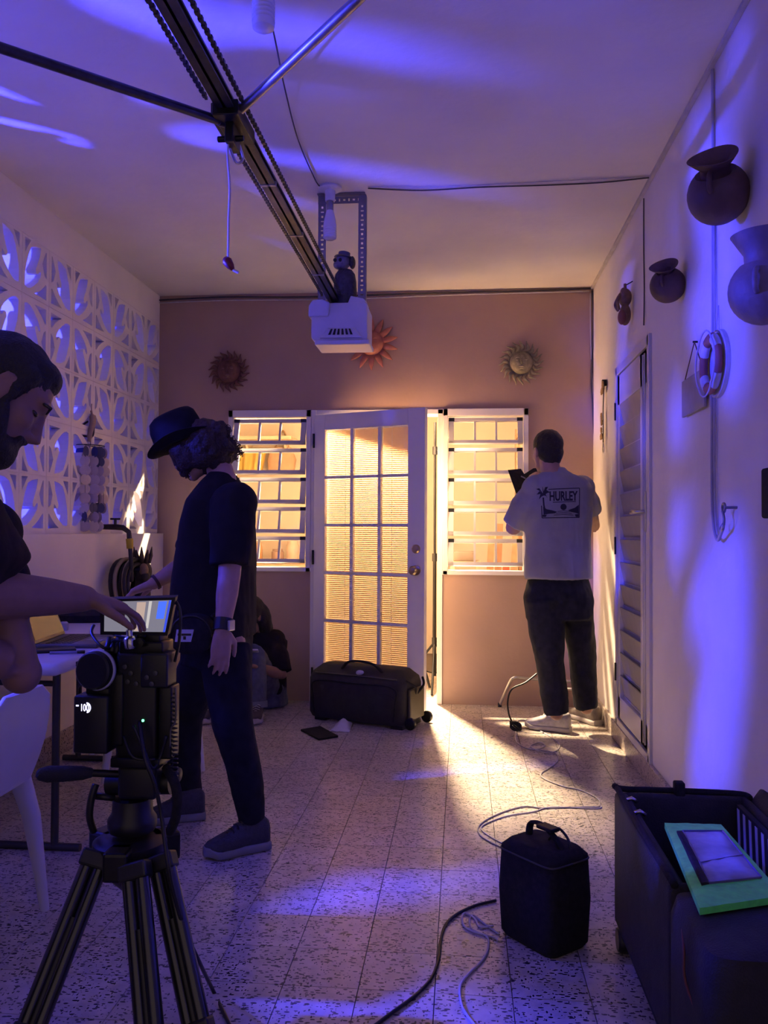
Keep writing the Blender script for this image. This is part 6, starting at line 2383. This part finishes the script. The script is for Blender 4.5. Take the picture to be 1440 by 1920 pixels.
for (x_, y_) in ((1012, 913), (1013, 924), (1017, 934), (1024, 908), (1035, 909), (1039, 920), (1034, 932)):
    mx_, my_ = (1026 + x_) / 2, (924 + y_) / 2 - 4
    pal.append([(1025, 922), (mx_ - 1, my_ - 3), (x_, y_), (mx_ + 1, my_ + 3), (1027, 926)])
ink(pal, 'print_palm')
# black folding flag in his hands
fg = thing('lamp_flag', 'black folded barn door flag held up by man at window', 'light flag', at(980, 925, 5.42))
q = [at(952, 881, 5.40), at(976, 879, 5.46), at(985, 893, 5.46), at(972, 938, 5.44)]
MB().prism(q, (0.004, .012, 0)).build('flag_panel', NYLON, fg)
q = [at(976, 893, 5.44), at(1000, 878, 5.50), at(1030, 876, 5.52), at(1030, 902, 5.52), at(990, 925, 5.46)]
MB().prism(q, (0.004, .012, 0)).build('flag_panel', NYLON, fg)
MB().cyl(at(977, 893, 5.44), at(985, 897, 5.43), .004, seg=8).build('hinge_pin', CHROME, fg)

# ---------------------------------------------------------------- person sitting on the floor by the wall (D)
Dp = person('person in black shirt and jeans sitting on floor against tan wall', (-1.4, 5.55, 0))
hD = at(470, 1156, 5.52)
FD, UD = Vector((-.45, -.62, -.65)), Vector((-.3, -.45, .8))
b = MB()
P, R = add_head(b, hD, FD, UD, .93)
nbD = at(492, 1188, 5.62)
limb(b, [P(-.03, 0, -.05), nbD], [.052, .058])
s1, s2 = at(515, 1200, 5.60), at(452, 1200, 5.66)
e1, e2 = at(527, 1266, 5.52), at(430, 1262, 5.55)
w1, w2 = at(492, 1252, 5.34), at(452, 1250, 5.36)
limb(b, [s1, s1.lerp(e1, .5), e1, e1.lerp(w1, .4), w1], [.05, .044, .039, .038, .026])
limb(b, [s2, s2.lerp(e2, .5), e2, e2.lerp(w2, .4), w2], [.05, .044, .039, .038, .026])
add_hand(b, w1, Vector((-.6, -.5, .2)), Vector((0, 0, -1)), -1, (.3, .4, .3))
add_hand(b, w2, Vector((.2, -.7, .2)), Vector((0, 0, -1)), 1, (.3, .4, .3))
hipD = Vector((at(490, 1290, 5.68).x, 5.68, .12))
b.loft([(hipD, (.15, 0, 0), (0, .11, 0)), (hipD.lerp(nbD, .6), (.14, 0, 0), (0, .1, 0)), (nbD, (.06, 0, 0), (0, .06, 0))], 16)
kn1, an1 = at(476, 1232, 5.34), at(479, 1324, 5.30)
kn2, an2 = at(420, 1236, 5.36), at(385, 1326, 5.26)
for h_, k_, a_ in ((hipD + Vector((.06, -.02, 0)), kn1, an1), (hipD + Vector((-.08, -.02, 0)), kn2, an2)):
    limb(b, [h_, k_, a_], [.075, .055, .036])
bodyD = b.build('body', SKIN, Dp)
remesh(bodyD, .006, 3)
eyes(P, R, .93, bodyD)
b = MB()
b.ell(P(-.02, 0, .04), (.108, .09, .098), R)
b.ell(P(-.06, 0, -.03), (.075, .09, .09), R)
b.tube([P(-.05, .05, -.05), at(498, 1185, 5.6), at(503, 1220, 5.6)], [.06, .05, .02], 12, dome=True)
b.tube([P(.0, -.07, -.02), at(462, 1180, 5.5), at(455, 1205, 5.48)], [.04, .035, .012], 12, dome=True)
o = b.build('long_hair', HAIR, bodyD)
remesh(o, .007, 3, .005, .03)
b = MB()
b.loft([(hipD - Vector((0, 0, .03)), (.17, 0, 0), (0, .13, 0)), (hipD.lerp(nbD, .5), (.165, 0, 0), (0, .135, 0)), (nbD - Vector((0, 0, .05)), (.17, 0, 0), (0, .11, 0)), (nbD + Vector((0, 0, .015)), (.075, 0, 0), (0, .075, 0))], 22, 2.3)
b.ell(s1, (.072, .072, .07))
b.ell(s2, (.072, .072, .07))
b.tube([s1 + Vector((-.05, 0, 0)), s1.lerp(e1, .5), s1.lerp(e1, .92)], [.075, .078, .078], 16)
b.tube([s2 + Vector((.05, 0, 0)), s2.lerp(e2, .5), s2.lerp(e2, .85)], [.075, .075, .072], 16)
o = b.build('t_shirt', TEEB, Dp)
remesh(o, .009, 4, .008, .09, 9)
JEAN = mat('blue_grey_denim', (0.085, 0.095, 0.13), .8, var=.25, scale=30, bump=.25, bscale=50)
b = MB()
b.loft([(hipD + Vector((0, 0, .05)), (.17, 0, 0), (0, .12, 0)), (hipD - Vector((0, 0, .11)), (.18, 0, 0), (0, .13, 0))], 20, 2.4)
for h_, k_, a_ in ((hipD + Vector((.06, -.02, 0)), kn1, an1), (hipD + Vector((-.08, -.02, 0)), kn2, an2)):
    b.tube([h_, h_.lerp(k_, .6), k_ + Vector((0, 0, .02)), k_.lerp(a_, .5), a_ + Vector((0, 0, .0))], [.095, .085, .078, .074, .070], 18)
o = b.build('jeans', JEAN, Dp)
remesh(o, .009, 4, .008, .08, 10)
for a_, k_ in ((an1, kn1), (an2, kn2)):
    dd = (k_ - a_).normalized()
    MB().tube([a_ - dd * .008, a_ + dd * .03], .0765, 18).build('trouser_cuff', mat('denim_cuff', (0.16, 0.17, 0.21), .8), o, smooth=40)
CONV = mat('dark_canvas', (0.05, 0.04, 0.05), .8)
for a_, tx_ in ((an1, 476), (an2, 378)):
    toe = atZ(tx_, 1361, 0)
    hl = Vector((a_.x + .01, a_.y + .04, 0))
    toe.z = 0
    u_ = shoe(Dp, hl, toe, 0, CONV, SOLEW, 'canvas_shoe', .98, lace_m=SOLEW)
    dirv = (toe - hl).normalized()
    MB().ell(toe - dirv * .045 + Vector((0, 0, .022)), (.040, .04, .024)).build('toe_cap', SOLEW, u_, smooth=True)
tb = thing('tablet', 'pale tablet resting on the knees of the sitting person', 'tablet', at(462, 1222, 5.30))
q = at(462, 1217, 5.28)
MB(TR(q, .1, -.5)).rbox((-.075, -.006, -.012), (.075, .10, .0), .004).build('tablet_body', mat('tablet_white', (.55, .53, .56), .4), tb)
MB(TR(q, .1, -.5)).box((-.066, .002, 0.0), (.066, .092, .0012)).build('screen_glass', mat('tablet_glass', (.15, .15, .17), .15), tb)
# ================================================================== THINGS IN THE BRIGHT ROOM BEHIND
WOOD = mat('warm_board', (0.42, 0.24, 0.11), .6, var=.2, scale=12)
# light stand in the door gap
sY = D + 0.55
p = at(814, 1300, sY)
sx0 = p.x
t_ = thing('light_stand', 'thin black light stand seen through the door gap', 'light stand', (sx0, sY, 0))
zt_ = at(812, 792, sY).z
MB().tube([(sx0, sY, .10), (sx0, sY, 1.0)], .0135, 12).build('lower_pole', BLACKM, t_, smooth=40)
MB().tube([(sx0, sY, 1.0), (sx0, sY, zt_)], .0095, 12).build('upper_pole', BLACKM, t_, smooth=40)
for z in (.36, 1.0, at(812, 845, sY).z):
    c_ = MB()
    c_.cyl((sx0, sY, z - .03), (sx0, sY, z + .03), .019, seg=12)
    c_.cyl((sx0, sY, z), (sx0 + .04, sY - .01, z), .007, seg=8)
    c_.build('collar', BLACK, t_, smooth=40)
for k in range(3):
    a_ = .5 + k * 2.094
    dx, dy = math.cos(a_) * .30, math.sin(a_) * .30
    lg = MB().tube([(sx0 + dx * .04, sY + dy * .04, .34), (sx0 + dx, sY + dy, .012)], .009, 10).build('leg', BLACKM, t_, smooth=40)
    MB().tube([(sx0, sY, .12), (sx0 + dx * .6, sY + dy * .6, .14)], .006, 8).build('brace', BLACKM, lg, smooth=40)
# the film lamp itself
lx, ly, lz = -0.36, 6.49, 2.36
t_ = thing('film_lamp', 'film lamp on a stand standing hidden behind the door', 'lamp', (lx, ly, 0))
MB().rbox((lx - .14, ly + .03, lz - .12), (lx + .14, ly + .13, lz + .16), .015).build('lamp_housing', BLACK, t_, smooth=45)
MB().lathe([(0.06, 0), (.11, .02), (.12, .025), (.12, .03), (.055, .005)], (lx, ly + .03, lz), (0, -1, 0), 24).build('reflector', CHROME, t_, smooth=45)
MB().tube([(lx, ly + .08, .05), (lx, ly + .08, lz - .14)], .014, 12).build('stand_pole', BLACKM, t_, smooth=40)
for k in range(3):
    a_ = 1.2 + k * 2.094
    MB().tube([(lx, ly + .08, .4), (lx + math.cos(a_) * .2, ly + .08 + math.sin(a_) * .2, .012)], .010, 10).build('leg', BLACKM, t_, smooth=40)
# wall shelf behind the left window, with cloths hung beneath
by = ry - .001
sa, sb = at(452, 800, by), at(540, 830, by)
t_ = thing('wall_shelf', 'cream wall shelf seen through the left window', 'shelf', ((sa.x + sb.x) / 2, by - .15, sb.z))
sh_ = MB().box((sa.x, by - .32, sb.z), (sb.x + .1, by, sb.z + .035)).build('shelf_board', mat('shelf_cream', (.72, .6, .42), .6), t_, bevel=.004)
for x_ in (sa.x + .1, sb.x):
    MB().prism([(x_, by, sb.z), (x_, by - .25, sb.z), (x_, by, sb.z - .25)], (.02, 0, 0)).build('bracket', MATS['shelf_cream'], t_)
t_ = thing('hanging_cloth', 'yellow cloth hanging below the wall shelf in bright room', 'cloth', at(470, 885, by - .15))
vs, fs = [], []
a0, a1 = at(447, 842, by - .15), at(500, 886, by - .15)
n = 16
for lay in (0, 1):
    for i in range(n + 1):
        for j in range(5):
            u_, v_ = i / n, j / 4
            vs.append(Vector((a0.x + (a1.x - a0.x) * u_ * (1 - .15 * v_), by - .15 + .03 * math.sin(u_ * 16) + lay * .006, a0.z + (a1.z - a0.z) * v_)))
m_ = (n + 1) * 5
for lay in (0, 1):
    for i in range(n):
        for j in range(4):
            k = lay * m_ + i * 5 + j
            fs.append((k, k + 1, k + 6, k + 5))
MB().add(vs, fs).build('cloth_sheet', mat('yellow_cloth', (.62, .45, .12), .8), t_, smooth=True)
MB().tube([(a0.x - .05, by - .15, a0.z + .005), (a1.x + .1, by - .15, a0.z + .005)], .008, 8).build('rail', CHROME, t_)
for x_ in (a0.x - .05, a1.x + .1):
    MB().tube([(x_, by - .15, a0.z + .005), (x_, by, a0.z + .005)], .006, 8).build('rail_bracket', CHROME, t_)
t_ = thing('hanging_bag', 'tan bag hanging beside the yellow cloth', 'bag', at(533, 885, by - .1))
c0 = at(528, 862, by - .1)
MB().loft([(c0 + Vector((0, 0, .12)), (.10, 0, 0), (0, .03, 0)), (c0, (.15, 0, 0), (0, .06, 0)), (c0 - Vector((0, 0, .12)), (.13, 0, 0), (0, .05, 0))], 18, 2.6).build('bag_body', mat('tan_bag', (.45, .30, .18), .7), t_, smooth=45)
MB().tube(catmull([c0 + Vector((-.07, 0, .11)), c0 + Vector((0, .06, .3)), c0 + Vector((.07, 0, .11))], 6), .008, 7).build('bag_strap', mat('tan_strap', (.3, .19, .1), .7), t_, smooth=True)
MB().cyl(c0 + Vector((0, .05, .28)), Vector((c0.x, by, c0.z + .30)), .008, seg=8).build('peg', CHROME, t_)
# counter below the left window view
t_ = thing('counter', 'cream counter along far wall of the bright room', 'counter', (-1.75, ry - .3, 0))
MB().box((rx0 + .002, ry - .55, 0), (-1.0, ry - .002, .84)).build('cabinet_body', mat('counter_cream', (.66, .54, .38), .6), t_, bevel=.004)
MB().box((rx0 + .002, ry - .58, .84), (-.98, ry - .002, .88)).build('worktop', mat('counter_top', (.5, .38, .25), .4), t_, bevel=.004)
for k in range(3):
    x_ = -2.3 + k * .43
    d_ = MB().box((x_ + .015, ry - .565, .1), (x_ + .415, ry - .55, .8)).build('cabinet_door', MATS['counter_cream'], t_, bevel=.003)
    MB().cyl((x_ + .37, ry - .585, .45), (x_ + .37, ry - .585, .55), .006, seg=8).build('handle', CHROME, d_)
for k, (px, h_, col) in enumerate(((480, .2, (.5, .3, .15)), (520, .14, (.35, .25, .2)), (548, .22, (.6, .5, .4)))):
    c_ = at(px, 1010, ry - .35)
    nm = ('tan canister', 'brown canister', 'pale canister')[k]
    t2 = solo(MB().lathe([(0, 0), (.055, 0), (.06, .01), (.06, h_ * .8), (.05, h_ * .86), (.05, h_), (0, h_)], (c_.x, ry - .33, .88)), 'canister', mat(nm.replace(' ', '_'), col, .5), nm + ' on the counter in the bright room', 'canister', smooth=45)
# shelf upright and boards behind the right window
uY = D + 1.15
c0 = at(972, 900, uY)
t_ = thing('slotted_shelf', 'tan slotted shelving unit behind the right window', 'shelving', (c0.x + .3, uY + .2, 0))
SLM = mat('shelf_tan_steel', (.5, .36, .22), .5, metal=.2)
zz = 2.1
for x_, y_ in ((c0.x, uY), (c0.x + .62, uY), (c0.x, uY + .42), (c0.x + .62, uY + .42)):
    m_ = MB()
    slotted((x_, y_, 0), (x_, y_, zz), (.045, 0, 0), 28, m_)
    m_.box((x_, y_, 0), (x_ + .003, y_ + .04, zz))
    m_.build('upright', SLM, t_)
for z_ in (.12, at(940, 878, uY).z - .03, .95, 2.0):
    MB().box((c0.x, uY, z_), (c0.x + .66, uY + .46, z_ + .03)).build('shelf_board', WOOD, t_)
zsh = at(940, 878, uY).z
solo(MB(TR((c0.x + .14, uY + .2, zsh), 0)).rbox((-.11, -.1, 0), (.11, .1, .07), .01), 'orange_box', mat('orange_plastic', (.65, .16, .05), .5), 'orange box on the slotted shelf behind right window', 'box', smooth=45)
random.seed(8)
bcols = [(.42, .24, .12), (.35, .18, .09), (.5, .12, .06), (.5, .32, .18), (.38, .2, .1), (.3, .17, .1)]
bnames = ['pale brown', 'dark brown', 'reddish', 'light oak', 'mid brown', 'walnut brown']
for k in range(6):
    x_ = at(922 + k * 15, 1000, uY - .12).x
    hgt = (1.18, 1.28, .95, 1.22, 1.3, 1.08)[k]
    M_ = TR((x_ - .06, uY - .30, 0.002), 0, 0, 0) @ Matrix.Rotation(-.17, 4, 'X') @ Matrix.Rotation(.05, 4, 'Y')
    solo(MB(M_).box((-.026, -.009, 0.0), (.026, .009, hgt)), 'leaning_board', mat('board_%s' % bnames[k].replace(' ', '_'), bcols[k], .6, var=.2), bnames[k] + ' board leaning behind the right window', 'board', 'boards behind the right window')
# small box on the sill side and a lock rail in the gap
q = at(872, 1052, D + .62)
t_ = thing('side_table', 'small cream side table behind the right window', 'table', (q.x, D + .62, 0))
MB().box((q.x - .12, D + .45, q.z - .03), (q.x + .12, D + .80, q.z)).build('table_top', MATS['shelf_cream'], t_, bevel=.004)
for sx in (-1, 1):
    for sy in (-1, 1):
        MB().box((q.x + sx * .095 - .015, D + .625 + sy * .145 - .015, 0), (q.x + sx * .095 + .015, D + .625 + sy * .145 + .015, q.z - .03)).build('leg', MATS['shelf_cream'], t_)
solo(MB().rbox((q.x - .09, D + .56, q.z), (q.x + .07, D + .70, q.z + .075), .008), 'tool_box', mat('grey_tin', (.25, .2, .15), .5), 'small grey brown box on table behind right window', 'box', smooth=45)
